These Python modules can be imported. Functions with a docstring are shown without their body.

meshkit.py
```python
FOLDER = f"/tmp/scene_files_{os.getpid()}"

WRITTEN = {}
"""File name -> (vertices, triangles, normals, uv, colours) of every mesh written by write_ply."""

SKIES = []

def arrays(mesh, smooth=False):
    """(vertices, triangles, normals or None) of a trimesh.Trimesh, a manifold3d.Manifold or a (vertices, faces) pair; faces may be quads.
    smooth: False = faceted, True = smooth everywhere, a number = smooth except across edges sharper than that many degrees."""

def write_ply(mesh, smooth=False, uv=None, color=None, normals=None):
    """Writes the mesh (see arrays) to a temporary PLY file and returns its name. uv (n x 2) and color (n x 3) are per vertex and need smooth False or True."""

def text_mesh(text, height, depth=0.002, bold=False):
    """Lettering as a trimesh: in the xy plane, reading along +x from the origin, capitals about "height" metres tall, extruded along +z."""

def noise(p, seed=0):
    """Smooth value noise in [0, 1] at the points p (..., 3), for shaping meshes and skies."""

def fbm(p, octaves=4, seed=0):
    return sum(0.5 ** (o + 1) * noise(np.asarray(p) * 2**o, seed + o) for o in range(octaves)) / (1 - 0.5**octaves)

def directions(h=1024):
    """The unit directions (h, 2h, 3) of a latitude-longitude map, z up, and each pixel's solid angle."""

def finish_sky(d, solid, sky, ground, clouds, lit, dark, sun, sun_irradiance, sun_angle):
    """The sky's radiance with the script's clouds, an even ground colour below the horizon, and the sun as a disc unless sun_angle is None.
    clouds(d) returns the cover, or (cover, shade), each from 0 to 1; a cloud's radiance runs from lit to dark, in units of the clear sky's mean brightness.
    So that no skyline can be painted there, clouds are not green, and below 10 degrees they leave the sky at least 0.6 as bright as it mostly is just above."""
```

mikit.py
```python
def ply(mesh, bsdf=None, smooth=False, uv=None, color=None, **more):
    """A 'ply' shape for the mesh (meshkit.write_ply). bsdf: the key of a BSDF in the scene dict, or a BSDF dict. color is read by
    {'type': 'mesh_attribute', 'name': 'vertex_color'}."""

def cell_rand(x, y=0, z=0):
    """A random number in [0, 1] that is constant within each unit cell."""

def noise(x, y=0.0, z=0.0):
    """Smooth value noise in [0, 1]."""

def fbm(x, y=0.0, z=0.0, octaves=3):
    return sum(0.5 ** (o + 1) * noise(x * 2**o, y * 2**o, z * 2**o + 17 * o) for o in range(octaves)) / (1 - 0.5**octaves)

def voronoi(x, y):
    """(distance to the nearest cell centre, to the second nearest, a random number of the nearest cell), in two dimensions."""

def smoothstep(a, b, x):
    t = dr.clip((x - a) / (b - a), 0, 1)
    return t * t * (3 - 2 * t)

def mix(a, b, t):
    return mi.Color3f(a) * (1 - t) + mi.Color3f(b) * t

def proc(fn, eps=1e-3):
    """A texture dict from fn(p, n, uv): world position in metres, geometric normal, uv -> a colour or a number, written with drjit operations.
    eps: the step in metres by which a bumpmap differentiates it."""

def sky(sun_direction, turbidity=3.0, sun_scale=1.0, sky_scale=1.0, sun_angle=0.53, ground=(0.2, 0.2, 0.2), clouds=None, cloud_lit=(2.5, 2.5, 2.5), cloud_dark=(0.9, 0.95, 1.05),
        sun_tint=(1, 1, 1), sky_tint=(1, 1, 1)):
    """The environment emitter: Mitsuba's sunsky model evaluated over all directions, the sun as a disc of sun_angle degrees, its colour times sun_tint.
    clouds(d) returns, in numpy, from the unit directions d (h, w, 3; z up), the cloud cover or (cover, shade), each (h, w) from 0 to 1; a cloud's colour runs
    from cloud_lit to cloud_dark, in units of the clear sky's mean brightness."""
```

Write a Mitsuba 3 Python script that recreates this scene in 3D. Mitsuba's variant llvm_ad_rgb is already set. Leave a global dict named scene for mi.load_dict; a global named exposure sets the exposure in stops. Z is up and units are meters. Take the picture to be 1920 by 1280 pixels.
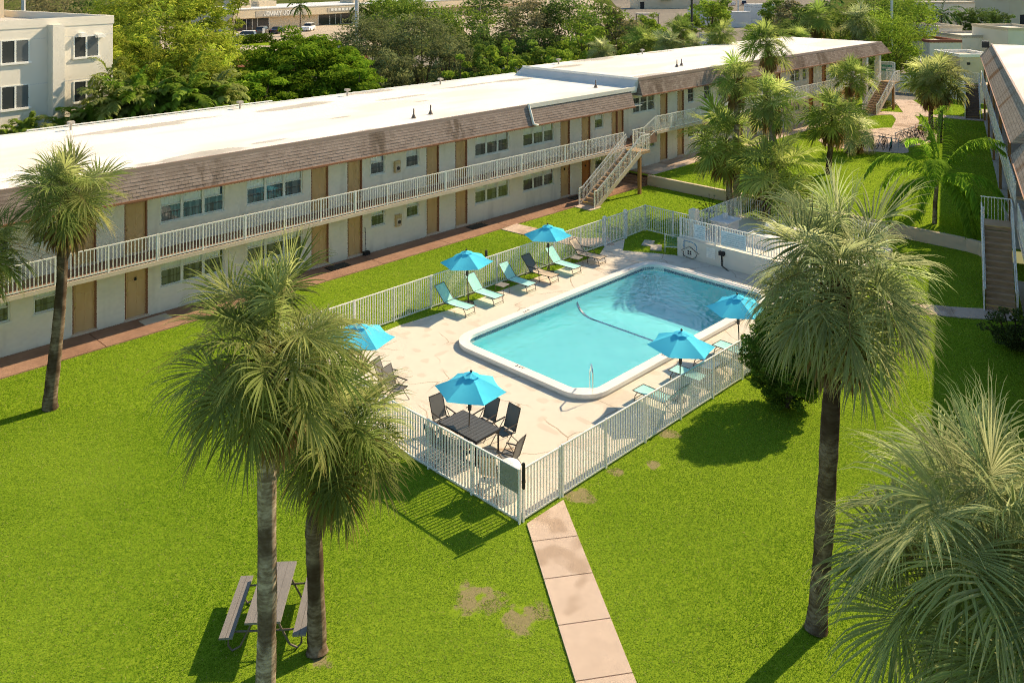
import math, random
import numpy as np
import drjit as dr
import trimesh, shapely
import shapely.geometry as sg
import mitsuba as mi
import mikit
from meshkit import text_mesh, fbm as nfbm, noise as nnoise
from mikit import proc, noise, fbm, voronoi, cell_rand, smoothstep, mix

T = mi.ScalarTransform4f
scene, labels = {'type': 'scene'}, {}
rng = np.random.default_rng(7)

# ---------------------------------------------------------------- camera, sky, exposure
# world axes: x runs along the long apartment building (away from the camera), y towards it, z up; the drone hovers 14 m above the lawn
scene['camera'] = {'type': 'perspective', 'fov': 60.07, 'fov_axis': 'x', 'near_clip': 0.5, 'far_clip': 3000.0,
                   'principal_point_offset_y': 0.5474,
                   'to_world': T().look_at(origin=[0, 0, 14], target=[0.71676, 0.69732, 14], up=[0, 0, 1])}
SUN = (0.7985, -0.114, 0.592)
scene['sky'] = mikit.sky(SUN, turbidity=3, sky_scale=1.12, sun_tint=(1.0, 0.972, 0.91), sky_tint=(1.0, 0.955, 0.87), ground=(0.20, 0.20, 0.10))
exposure = 2.45

# ---------------------------------------------------------------- helpers
class MB:
    """collects triangles of one mesh"""
    def __init__(self): self.v, self.f, self.n, self.c = [], [], 0, []
    def add(self, v, f, c=None):
        v = np.asarray(v, float); f = np.asarray(f, int)
        if f.shape[1] == 4: f = np.vstack([f[:, [0, 1, 2]], f[:, [0, 2, 3]]])
        self.v.append(v); self.f.append(f + self.n); self.n += len(v)
        if c is not None: self.c.append(np.broadcast_to(c, v.shape))
        return self
    def tm(self, m): return self.add(m.vertices, m.faces)
    def box(self, x0, x1, y0, y1, z0, z1, fn=None):
        v = np.array([[x, y, z] for z in (z0, z1) for y in (y0, y1) for x in (x0, x1)], float)
        if fn is not None: v = fn(v)
        return self.add(v, [[0, 2, 3, 1], [4, 5, 7, 6], [0, 1, 5, 4], [2, 6, 7, 3], [0, 4, 6, 2], [1, 3, 7, 5]])
    def beam(self, a, b, w, h, up=(0, 0, 1)):
        a, b = np.asarray(a, float), np.asarray(b, float)
        d = (b - a); L = np.linalg.norm(d); d /= L
        s = np.cross(d, up)
        if np.linalg.norm(s) < 1e-6: s = np.cross(d, [1, 0, 0])
        s /= np.linalg.norm(s); t = np.cross(s, d)
        return self.box(0, L, -w / 2, w / 2, -h / 2, h / 2, lambda v: a + v[:, :1] * d + v[:, 1:2] * s + v[:, 2:] * t)
    def tube(self, pts, r, sides=6, cap=True, c=None):
        p = np.asarray(pts, float); n = len(p); r = np.broadcast_to(r, (n,))
        t = np.gradient(p, axis=0); t /= np.linalg.norm(t, axis=1, keepdims=True) + 1e-12
        ref = np.array([0, 0, 1.0]) if abs(t[:, 2]).mean() < 0.85 else np.array([1.0, 0, 0])
        a = np.cross(t, ref); a /= np.linalg.norm(a, axis=1, keepdims=True) + 1e-12
        b = np.cross(t, a); ang = np.arange(sides) * 2 * np.pi / sides
        v = p[:, None] + r[:, None, None] * (np.cos(ang)[None, :, None] * a[:, None] + np.sin(ang)[None, :, None] * b[:, None])
        i, j = np.meshgrid(np.arange(n - 1), np.arange(sides), indexing='ij'); k = (j + 1) % sides
        q = np.stack([i * sides + j, i * sides + k, (i + 1) * sides + k, (i + 1) * sides + j], -1).reshape(-1, 4)
        f = np.vstack([q[:, [0, 1, 2]], q[:, [0, 2, 3]]]); v = v.reshape(-1, 3)
        if cap:
            m = len(v); v = np.vstack([v, p[0], p[-1]]); jj = np.arange(sides); kk = (jj + 1) % sides
            f = np.vstack([f, np.stack([np.full(sides, m), kk, jj], 1), np.stack([np.full(sides, m + 1), (n - 1) * sides + jj, (n - 1) * sides + kk], 1)])
        return self.add(v, f, c)
    def quadstrip(self, rows, c=None):
        """rows: (n, m, 3) grid"""
        g = np.asarray(rows, float); n, m = g.shape[:2]
        i, j = np.meshgrid(np.arange(n - 1), np.arange(m - 1), indexing='ij')
        q = np.stack([i * m + j, i * m + j + 1, (i + 1) * m + j + 1, (i + 1) * m + j], -1).reshape(-1, 4)
        return self.add(g.reshape(-1, 3), q, c)
    def poly(self, pts, z0, z1):
        m = trimesh.creation.extrude_polygon(pts if hasattr(pts, 'exterior') else sg.Polygon(pts), z1 - z0, engine='earcut'); m.apply_translation([0, 0, z0])
        return self.tm(m)
    def arr(self): return np.vstack(self.v), np.vstack(self.f)
    def cols(self): return np.vstack(self.c)
    def mesh(self): return trimesh.Trimesh(*self.arr(), process=False)

used = {}
def ply(mesh, mat, **kw): return mikit.ply(mesh, 'mat_' + mat, **kw)
def key_for(name, parent=None):
    base = (parent + '__' if parent else '') + name
    k = used.get(base); used[base] = 0 if k is None else k + 1
    return base if k is None else f'{base}_{k + 1:03d}'
def put(name, mb, bsdf, parent=None, smooth=False, to=None):
    """one entry of the scene; mb: an MB, a trimesh or a ready ply dict"""
    k = key_for(name, parent)
    if isinstance(mb, dict): d = dict(mb)
    elif isinstance(mb, MB):
        m = mb.mesh()
        d = ply(m, bsdf, smooth=True if (mb.c and smooth) else smooth, color=mb.cols() if mb.c else None)
    else: d = ply(mb, bsdf, smooth=smooth)
    if to is not None: d['to_world'] = to
    scene[k] = d
    return k
def thing(name, label, cat, group=None):
    k = key_for(name); labels[k] = {'label': label, 'category': cat}
    if group: labels[k]['group'] = group
    return k
def one(name, mb, bsdf, label, cat, group=None, smooth=False, to=None, kind=None):
    k = put(name, mb, bsdf, None, smooth, to); labels[k] = {'label': label, 'category': cat}
    if group: labels[k]['group'] = group
    if kind: labels[k]['kind'] = kind
    return k
def struct(name, mb, bsdf, smooth=False, label=None):
    k = put(name, mb, bsdf, None, smooth); labels[k] = {'kind': 'structure'}
    if label: labels[k]['label'] = label
    return k
def shift(x=0, y=0, z=0): return T().translate([x, y, z])
def spun(x, y, z, deg, s=1.0): return T().translate([x, y, z]).rotate([0, 0, 1], deg).scale(s)

# ---------------------------------------------------------------- materials
def bsdf(name, d): scene['mat_' + name] = d; return name
def rough(name, col, r=0.6, spec=0.3, metal=0.0, two=True):
    d = {'type': 'principled', 'base_color': {'type': 'rgb', 'value': list(col)} if not isinstance(col, dict) else col, 'roughness': r, 'specular': spec, 'metallic': metal}
    return bsdf(name, {'type': 'twosided', 'bsdf': d} if two else d)
def matte(name, fn): return bsdf(name, {'type': 'twosided', 'bsdf': {'type': 'diffuse', 'reflectance': proc(fn) if callable(fn) else {'type': 'rgb', 'value': list(fn)}}})
C3 = mi.Color3f

def f_stucco(p, n, uv):
    g = fbm(p.x * 1.3, p.y * 1.3, p.z * 1.3, 3); d = fbm(p.x * 9, p.y * 9, p.z * 9, 2); low = smoothstep(0.6, 0.0, p.z + 0.5 * g)
    return mix(mix((0.72, 0.665, 0.555), (0.79, 0.74, 0.63), g), (0.50, 0.44, 0.35), low * 0.35) * (0.95 + 0.1 * d) * (1 - 0.13 * smoothstep(0.5, 0.8, fbm(p.x * 2.3 + p.y * 2.3, p.z * 0.35, 7.0, 3)))
matte('stucco', f_stucco)
def f_white_stucco(p, n, uv):
    g = fbm(p.x * 0.8, p.y * 0.8, p.z * 0.35, 3)
    return mix((0.66, 0.625, 0.54), (0.75, 0.715, 0.63), g)
matte('white_stucco', f_white_stucco)
STAINS = [(16.71, 34.85, 2.6, 0.55), (17.89, 35.13, 1.9, 0.5), (25.46, 34.35, 2.4, 0.4), (26.34, 34.25, 1.5, 0.35), (17.72, 43.12, 3.5, 0.5), (19.44, 43.45, 3, 0.3), (26.74, 43.21, 2.2, 0.5), (28.11, 43.46, 1.5, 0.6), (33.82, 45.07, 2.2, 0.5), (40.1, 42.96, 2.6, 0.3), (44.21, 42.75, 1.8, 0.6), (33.77, 41.82, 2.2, 0.25), (20.74, 35.49, 0.9, 0.2), (26.86, 38.54, 0.6, 0.15), (33.34, 39.82, 0.5, 0.15), (49.02, 42.26, 2.2, 0.5), (48.62, 34.87, 2.5, 0.35), (63.52, 43.88, 2.0, 0.4), (54.18, 43.96, 2.4, 0.7)]
def f_roof(p, n, uv):
    g = fbm(p.x * 0.9, p.y * 1.6, 3.0, 4); h = fbm(p.x * 0.16, p.y * 0.5, 8.0, 3); st = mi.Float(0)
    for (x, y, a, b) in STAINS:
        st = dr.maximum(st, smoothstep(1.15, 0.7, dr.sqrt(dr.square((p.x - x) / a) + dr.square((p.y - y) / b)) + 1.3 * (g - 0.5)))
    seam = dr.select(dr.abs(p.x / 3.05 - dr.floor(p.x / 3.05) - 0.5) < 0.006, 0.12, 0.0)
    col = mix((0.82, 0.795, 0.74), (0.72, 0.69, 0.62), smoothstep(0.45, 0.7, h))
    return mix(col, (0.34, 0.32, 0.285), dr.maximum(st * (0.55 + 0.4 * g), seam))
matte('roof_white', f_roof)
def f_shingle(p, n, uv):
    row = dr.floor(p.z / 0.1325); c = cell_rand(dr.floor((p.x + p.y * 0.3 + 0.15 * row) / 0.3), row, 2)
    g = fbm(p.x * 3, p.z * 5, p.y, 2)
    s = mi.Float(0)
    for x in [17.14, 25.97, 31.07, 48.26]: s = dr.maximum(s, dr.exp(-dr.square((p.x - x) / 0.75)))
    s = s * smoothstep(0.30, 0.6, fbm(p.x * 4.0, p.z * 1.2, 4)) * 1.2
    col = mix((0.205, 0.165, 0.143), (0.305, 0.255, 0.228), 0.45 * c + 0.55 * g)
    fz = (p.z - 5.10) / 0.12875; fz = fz - dr.floor(fz)
    return mix(col, (0.085, 0.065, 0.045), s * 0.55) * dr.select(fz < 0.17, 0.55, 1.0)
matte('shingle', f_shingle)
def f_shingle2(p, n, uv):   # the farther mansards, where single shingles are too small to build
    a = 0.951 * p.x + 0.307 * p.y
    zz = p.z / 0.1325; row = dr.floor(zz); fz = zz - row
    cx = (a + 0.5 * 0.3 * (row - 2 * dr.floor(row / 2))) / 0.3; fx = cx - dr.floor(cx)
    c = cell_rand(dr.floor(cx), row, 5)
    line = dr.select((fz < 0.14) | (fx < 0.06), 0.55, 1.0)
    s = smoothstep(0.5, 0.7, noise(a * 0.55, 0.3, 3)) * smoothstep(0.2, 0.6, fbm(a * 2.0, p.z * 1.0, 4))
    return mix(mix((0.215, 0.17, 0.145), (0.31, 0.26, 0.225), c), (0.09, 0.065, 0.045), s * 0.55) * line
matte('shingle_far', f_shingle2)
def f_shingle3(p, n, uv):   # the right mansard, sunlight painted in as a lighter tone, with rust-coloured streaks
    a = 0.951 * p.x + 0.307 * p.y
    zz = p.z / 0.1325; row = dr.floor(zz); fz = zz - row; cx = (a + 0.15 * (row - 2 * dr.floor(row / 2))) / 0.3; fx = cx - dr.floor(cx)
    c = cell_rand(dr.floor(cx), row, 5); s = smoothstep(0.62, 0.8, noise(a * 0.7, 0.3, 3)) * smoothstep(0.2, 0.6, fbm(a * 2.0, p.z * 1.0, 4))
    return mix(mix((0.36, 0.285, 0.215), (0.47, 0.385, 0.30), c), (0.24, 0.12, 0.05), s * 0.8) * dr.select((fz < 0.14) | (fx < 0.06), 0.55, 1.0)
matte('shingle_lit_tone', f_shingle3)
rough('brown_trim', (0.26, 0.115, 0.06), 0.55)
rough('door_tan', proc(lambda p, n, uv: mix((0.52, 0.33, 0.145), (0.59, 0.39, 0.19), fbm(p.x * 7, p.y * 3, p.z * 1.2, 2))), 0.5)
rough('door_rust', (0.38, 0.15, 0.05), 0.5)
rough('window_white', (0.66, 0.68, 0.64), 0.45)
rough('blind', (0.78, 0.81, 0.78), 0.6)
rough('screen_dark', proc(lambda p, n, uv: mix((0.055, 0.06, 0.055), (0.13, 0.14, 0.13), smoothstep(0.45, 0.6, noise(p.x * 14, p.y * 14, 1)))), 0.5)
rough('wall_brown', proc(lambda p, n, uv: mix((0.15, 0.105, 0.08), (0.20, 0.145, 0.11), fbm(p.x, p.y, p.z, 3))), 0.8, 0.1)
rough('plate_grey', (0.27, 0.28, 0.24), 0.5)
rough('edge_brown', (0.34, 0.245, 0.205), 0.6)
rough('pane_dark', (0.035, 0.042, 0.045), 0.12, 0.6)
rough('pane_mid', (0.11, 0.125, 0.13), 0.2, 0.5)
rough('dark_room', (0.02, 0.02, 0.022), 0.7)
bsdf('glass', {'type': 'thindielectric', 'int_ior': 1.5})
rough('white_metal', proc(lambda p, n, uv: mix((0.74, 0.73, 0.68), (0.80, 0.79, 0.75), noise(p.x * 2, p.y * 2, p.z * 3))), 0.4, 0.4)
rough('railing_grey', (0.60, 0.62, 0.58), 0.45, 0.4)
rough('chrome', (0.75, 0.75, 0.74), 0.18, 0.5, 1.0)
rough('brass', (0.6, 0.45, 0.2), 0.3, 0.5, 1.0)
rough('dark_metal', (0.045, 0.038, 0.033), 0.45, 0.4)
rough('bronze_metal', (0.13, 0.10, 0.08), 0.4, 0.4)
rough('black', (0.015, 0.015, 0.017), 0.5)
rough('meter_tan', (0.50, 0.38, 0.20), 0.5)
rough('slab_edge', proc(lambda p, n, uv: mix((0.52, 0.42, 0.32), (0.62, 0.52, 0.41), fbm(p.x * 1.5, p.y * 1.5, p.z * 3, 3))), 0.8, 0.1)
def f_terra(p, n, uv):
    g = fbm(p.x * 0.9, p.y * 0.9, 1.0, 3); h = fbm(p.x * 8, p.y * 8, 4.0, 2)
    return mix((0.235, 0.14, 0.10), (0.35, 0.225, 0.165), g) * (0.88 + 0.24 * h)
matte('terracotta', f_terra)
def f_deck(p, n, uv):
    wx = p.x + 0.5 * fbm(p.x * 1.1, p.y * 1.1, 2.0, 2); wy = p.y + 0.5 * fbm(p.x * 1.1 + 7, p.y * 1.1, 5.0, 2)
    a, b, r = voronoi(wx / 1.9, wy / 1.9)
    crack = (1 - smoothstep(0.006, 0.026, b - a)) * smoothstep(0.30, 0.55, noise(p.x * 0.8, p.y * 0.8, 9))
    g = fbm(p.x * 0.45, p.y * 0.45, 0.0, 3); h = fbm(p.x * 3.5, p.y * 3.5, 3.0, 3)
    col = mix((0.60, 0.545, 0.465), (0.69, 0.635, 0.55), 0.6 * g + 0.4 * h)
    spot = smoothstep(0.70, 0.8, noise(p.x * 2.6, p.y * 2.6, 2)) * 0.25
    return mix(mix(col, (0.40, 0.31, 0.22), spot), (0.36, 0.27, 0.19), crack * 0.85)
matte('deck', f_deck)
def f_path(p, n, uv):
    g = fbm(p.x * 0.7, p.y * 0.7, 0.0, 3); h = fbm(p.x * 5, p.y * 5, 3.0, 3)
    st = smoothstep(0.58, 0.75, fbm(p.x * 1.2 + 3, p.y * 1.2, 6.0, 3))
    return mix(mix((0.47, 0.375, 0.31), (0.58, 0.475, 0.40), 0.5 * g + 0.5 * h), (0.27, 0.19, 0.13), st * 0.5)
matte('path_pink', f_path)
def f_coping(p, n, uv):
    h = fbm(p.x * 2.5, p.y * 2.5, p.z * 2.5, 3)
    return mix((0.74, 0.71, 0.66), (0.83, 0.81, 0.77), h)
matte('coping', f_coping)
matte('pool_plaster', lambda p, n, uv: mix((0.115, 0.53, 0.605), (0.15, 0.60, 0.66), fbm(p.x * 1.5, p.y * 1.5, p.z, 3)))
rough('pool_stripe', (0.004, 0.07, 0.17), 0.4)
rough('tile_navy', proc(lambda p, n, uv: mix((0.005, 0.012, 0.065), (0.02, 0.055, 0.16), cell_rand(dr.floor(p.x / 0.08), dr.floor(p.y / 0.08), dr.floor(p.z / 0.08)))), 0.35, 0.25)
bsdf('water', {'type': 'thindielectric', 'int_ior': 1.33})
BARE = [(13.50, 14.37, 0.00), (13.80, 13.02, 0.00), (18.15, 15.18, 0.00), (19.69, 15.03, 0.00), (22.33, 15.14, 0.00), (20.65, 14.54, 0.00), (64.18, 26.63, 0.58), (10.09, 15.26, 0.00)]
BR = [0.5, 0.42, 0.34, 0.2, 0.24, 0.2, 0.7, 0.24]
def f_lawn(p, n, uv):
    b = mi.Float(0)
    for (x, y, _), r in zip(BARE, BR):
        b = dr.maximum(b, smoothstep(1.15, 0.75, dr.sqrt(dr.square(p.x - x) + dr.square(p.y - y)) / r + 2.4 * (fbm(p.x * 2.8, p.y * 2.8, 1.0, 4) - 0.5)))
    g = fbm(p.x * 0.22, p.y * 0.22, 0.0, 3); h = fbm(p.x * 6, p.y * 6, 2.0, 3); k = noise(p.x * 28, p.y * 28, 3)
    col = mix(mix((0.15, 0.25, 0.014), (0.25, 0.335, 0.03), 0.55 * g + 0.45 * h), (0.12, 0.22, 0.012), 0.4 * k)
    return mix(col, (0.24, 0.195, 0.12), b * 0.85)
matte('lawn', f_lawn)
def f_asphalt(p, n, uv):
    g = fbm(p.x * 0.06, p.y * 0.06, 0.0, 3); h = fbm(p.x * 0.7, p.y * 0.7, 0.0, 3)
    return mix((0.16, 0.15, 0.135), (0.30, 0.275, 0.235), 0.6 * g + 0.4 * h)
matte('asphalt', f_asphalt)
def f_lot(p, n, uv):
    g = fbm(p.x * 0.08, p.y * 0.08, 4.0, 3); h = fbm(p.x * 0.9, p.y * 0.9, 0.0, 2)
    return mix((0.40, 0.34, 0.265), (0.52, 0.45, 0.36), 0.5 * g + 0.5 * h)
matte('concrete_lot', f_lot)
def f_verge(p, n, uv):
    g = fbm(p.x * 0.15, p.y * 0.15, 4.0, 4)
    return mix((0.05, 0.085, 0.015), (0.13, 0.13, 0.05), g)
matte('verge', f_verge)
def f_bark(p, n, uv):
    ring = noise(p.x * 2.5, p.y * 2.5, p.z * 17); g = fbm(p.x * 9, p.y * 9, p.z * 5, 3); k = fbm(p.x * 2.2, p.y * 2.2, p.z * 1.3, 3); f = fbm(p.x * 14, p.y * 14, p.z * 30, 2)
    col = mix((0.17, 0.125, 0.085), (0.47, 0.395, 0.31), smoothstep(0.3, 0.75, 0.25 * ring + 0.4 * g + 0.35 * f))
    return mix(col, (0.075, 0.05, 0.035), smoothstep(0.46, 0.66, k) * 0.75)
matte('palm_bark', f_bark)
matte('palm_bark_dark', lambda p, n, uv: f_bark(p, n, uv) * mi.Color3f(0.58, 0.55, 0.52))
matte('bark', lambda p, n, uv: mix((0.06, 0.045, 0.032), (0.16, 0.125, 0.09), fbm(p.x * 3, p.y * 3, p.z * 1.5, 3)))
VC = {'type': 'mesh_attribute', 'name': 'vertex_color'}
bsdf('leaf', {'type': 'principledthin', 'base_color': VC, 'roughness': 0.5, 'diff_trans': 0.7, 'eta': 1.4})
bsdf('frond', {'type': 'principledthin', 'base_color': VC, 'roughness': 0.3, 'diff_trans': 1.25, 'eta': 1.75})
bsdf('blade', {'type': 'principledthin', 'base_color': VC, 'roughness': 0.55, 'diff_trans': 1.0, 'eta': 1.35})
bsdf('canopy_cloth', {'type': 'principledthin', 'base_color': proc(lambda p, n, uv: mix((0.07, 0.57, 0.84), (0.13, 0.64, 0.87), fbm(p.x * 1.3, p.y * 1.3, p.z, 3))), 'roughness': 0.6, 'diff_trans': 0.28, 'eta': 1.3})
bsdf('sling_aqua', {'type': 'principledthin', 'base_color': {'type': 'rgb', 'value': [0.45, 0.84, 0.80]}, 'roughness': 0.6, 'diff_trans': 0.4, 'eta': 1.3})
rough('sling_grey', (0.15, 0.15, 0.15), 0.6)
rough('sling_tan', (0.52, 0.42, 0.31), 0.7)
rough('table_dark', (0.075, 0.075, 0.08), 0.45, 0.4)
rough('picnic_grey', proc(lambda p, n, uv: mix((0.175, 0.165, 0.155), (0.22, 0.205, 0.195), fbm(p.x * 4, p.y * 4, p.z, 3))), 0.6)
rough('wood_tread', proc(lambda p, n, uv: mix((0.35, 0.225, 0.13), (0.47, 0.33, 0.21), fbm(p.x * 3, p.y * 3, p.z * 2, 3))), 0.8, 0.1)
rough('wood_post', (0.33, 0.17, 0.07), 0.7)
rough('yellow_nosing', (0.55, 0.36, 0.06), 0.6)
rough('cream_wall', proc(lambda p, n, uv: mix((0.55, 0.46, 0.33), (0.63, 0.54, 0.40), fbm(p.x * 0.4, p.y * 0.4, p.z, 3))), 0.8, 0.1)
rough('grey_wall', proc(lambda p, n, uv: mix((0.50, 0.51, 0.52), (0.60, 0.61, 0.61), fbm(p.x * 0.5, p.y * 0.5, p.z * 0.5, 3))), 0.8, 0.1)
rough('red_roof', (0.26, 0.09, 0.06), 0.8)
rough('sign_blue', (0.03, 0.22, 0.45), 0.6)
rough('sign_green', (0.01, 0.22, 0.15), 0.5)
rough('sign_pale', (0.62, 0.70, 0.76), 0.5)
rough('sign_panel', (0.40, 0.47, 0.50), 0.6)
rough('rubber', (0.02, 0.02, 0.02), 0.7)
rough('concrete_grey', proc(lambda p, n, uv: mix((0.36, 0.33, 0.28), (0.48, 0.44, 0.38), fbm(p.x * 2, p.y * 2, p.z * 2, 3))), 0.85, 0.1)
rough('car_white', (0.75, 0.75, 0.74), 0.25, 0.5)
rough('car_grey', (0.12, 0.115, 0.10), 0.25, 0.5)
rough('car_navy', (0.012, 0.022, 0.05), 0.2, 0.6)
rough('car_glass', (0.02, 0.025, 0.03), 0.08, 0.6)
rough('lamp_red', (0.35, 0.02, 0.02), 0.3)
rough('bike_blue', (0.05, 0.16, 0.24), 0.3, 0.5)
rough('bike_teal', (0.10, 0.35, 0.30), 0.3, 0.5)
rough('bike_red', (0.32, 0.03, 0.02), 0.3, 0.5)
rough('bike_silver', (0.45, 0.45, 0.45), 0.3, 0.5)

# ---------------------------------------------------------------- ground, terrace, paths
U2 = np.array([0.951, 0.307]); N2 = np.array([0.307, -0.951])      # the right-hand building's own axes
def RB(v):                                                        # its local (along, out, z) -> world
    v = np.asarray(v, float); return np.column_stack([v[:, :1] * U2 + v[:, 1:2] * N2, v[:, 2:]])
def rp(a, p): return tuple(a * U2 + p * N2)
def ring(x0, x1, y0, y1, r, n=7):
    pts = []
    for cx, cy, a0 in ((x1 - r, y1 - r, 0), (x0 + r, y1 - r, 90), (x0 + r, y0 + r, 180), (x1 - r, y0 + r, 270)):
        for k in range(n + 1):
            a = math.radians(a0 + 90 * k / n); pts.append((cx + r * math.cos(a), cy + r * math.sin(a)))
    return sg.Polygon(pts)
def sheet(poly, z, holes=()):
    m = MB()
    for g in getattr(poly, 'geoms', [poly]):
        v, f = trimesh.creation.triangulate_polygon(g, engine='earcut'); v = np.column_stack([v, np.full(len(v), z)])
        n = np.cross(v[f[:, 1]] - v[f[:, 0]], v[f[:, 2]] - v[f[:, 0]])[:, 2]; f = np.where((n < 0)[:, None], f[:, ::-1], f); m.add(v, f)
    return m
TZ = 0.58
POOL = ring(22.2, 34.3, 18.25, 24.3, 0.75); COPING = ring(21.87, 34.63, 17.92, 24.63, 1.05)
wall_curve = [(47.1, 33.55), (47.1, 14.4), (46.9, 13.75), (46.4, 13.3), (45.6, 13.0), (44.4, 12.75)]
TERRACE = sg.Polygon(wall_curve + [rp(45.7, 2.0), rp(48.3, 2.6), rp(48.3, 20), (130, -20), (130, 46), (47.1, 46)])
NEAR = sg.Polygon([(-30, -40), (140, -40), (140, 47), (-30, 47)])
struct('lawn', sheet(NEAR.difference(TERRACE).difference(POOL.buffer(0.15)), 0.0), 'lawn')
struct('terrace_lawn', sheet(TERRACE, TZ), 'lawn')
BIG = sg.Polygon([(-900, -900), (1800, -900), (1800, 1800), (-900, 1800)])
struct('ground', sheet(BIG.difference(NEAR.buffer(-0.5)), -0.03), 'verge')
# retaining wall that holds the terrace
w = MB(); cv = sg.LineString(wall_curve); w.poly(cv.buffer(0.11, cap_style='flat', join_style='mitre'), -0.2, TZ + 0.06)
one('retaining_wall', w, 'slab_edge', 'low tan concrete retaining wall stepping the lawn up beyond the pool', 'wall')

# walkway of the long building, in slabs
wk = struct('walkway', MB().box(-6, 47.0, 33.5, 35.3, -0.1, 0.004), 'terracotta', label='terracotta walkway along the ground floor doors')
for i in range(12):
    x0 = -4 + i * 4.25; x1 = min(x0 + 4.22, 46.55)
    put('slab', MB().box(x0, x1, 33.52, 35.29, 0.0, 0.03), 'terracotta', wk)
wk = struct('terrace_walkway', MB().box(47.6, 90, 33.5, 35.3, 0.3, TZ + 0.004), 'concrete_grey')
for i in range(9):
    put('slab', MB().box(47.62 + i * 4.6, 47.62 + i * 4.6 + 4.57, 33.52, 35.29, TZ, TZ + 0.03), 'path_pink', wk)
st = thing('garden_steps', 'four terracotta steps rising from the walkway to the terrace beside the wall', 'steps')
for i in range(4): put('step', MB().box(46.55 + 0.29 * i, 47.62, 33.62, 35.29, 0.145 * i + 0.002, 0.145 * (i + 1) + 0.002 + (0.02 if i == 3 else 0)), 'terracotta', st)
# pink paths
PATHS = []
def path(name, pts, width, z, slab, mat='path_pink'):
    ln = sg.LineString(pts); po = ln.buffer(width / 2, cap_style='flat', join_style='mitre'); PATHS.append(po)
    k = struct(name, MB().poly(po, z - 0.1, z + 0.012), mat)
    s = 0.0
    while s < ln.length - 0.2:
        e = min(s + slab - 0.025, ln.length); sub = shapely.ops.substring(ln, s, e).buffer(width / 2 - 0.012, cap_style='flat', join_style='mitre')
        put('slab', MB().poly(sub, z, z + 0.035), mat, k); s += slab
    return k
import shapely.ops
gp = sg.Polygon([(16.22, 15.26), (17.62, 15.26), (14.09, 10.3), (11.9, 7.2), (11.0, 8.0), (13.2, 11.06)])
PATHS.append(gp)
k = struct('gate_path', MB().poly(gp, -0.1, 0.012), 'path_pink', label='pink concrete path leading to the pool gate')
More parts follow.
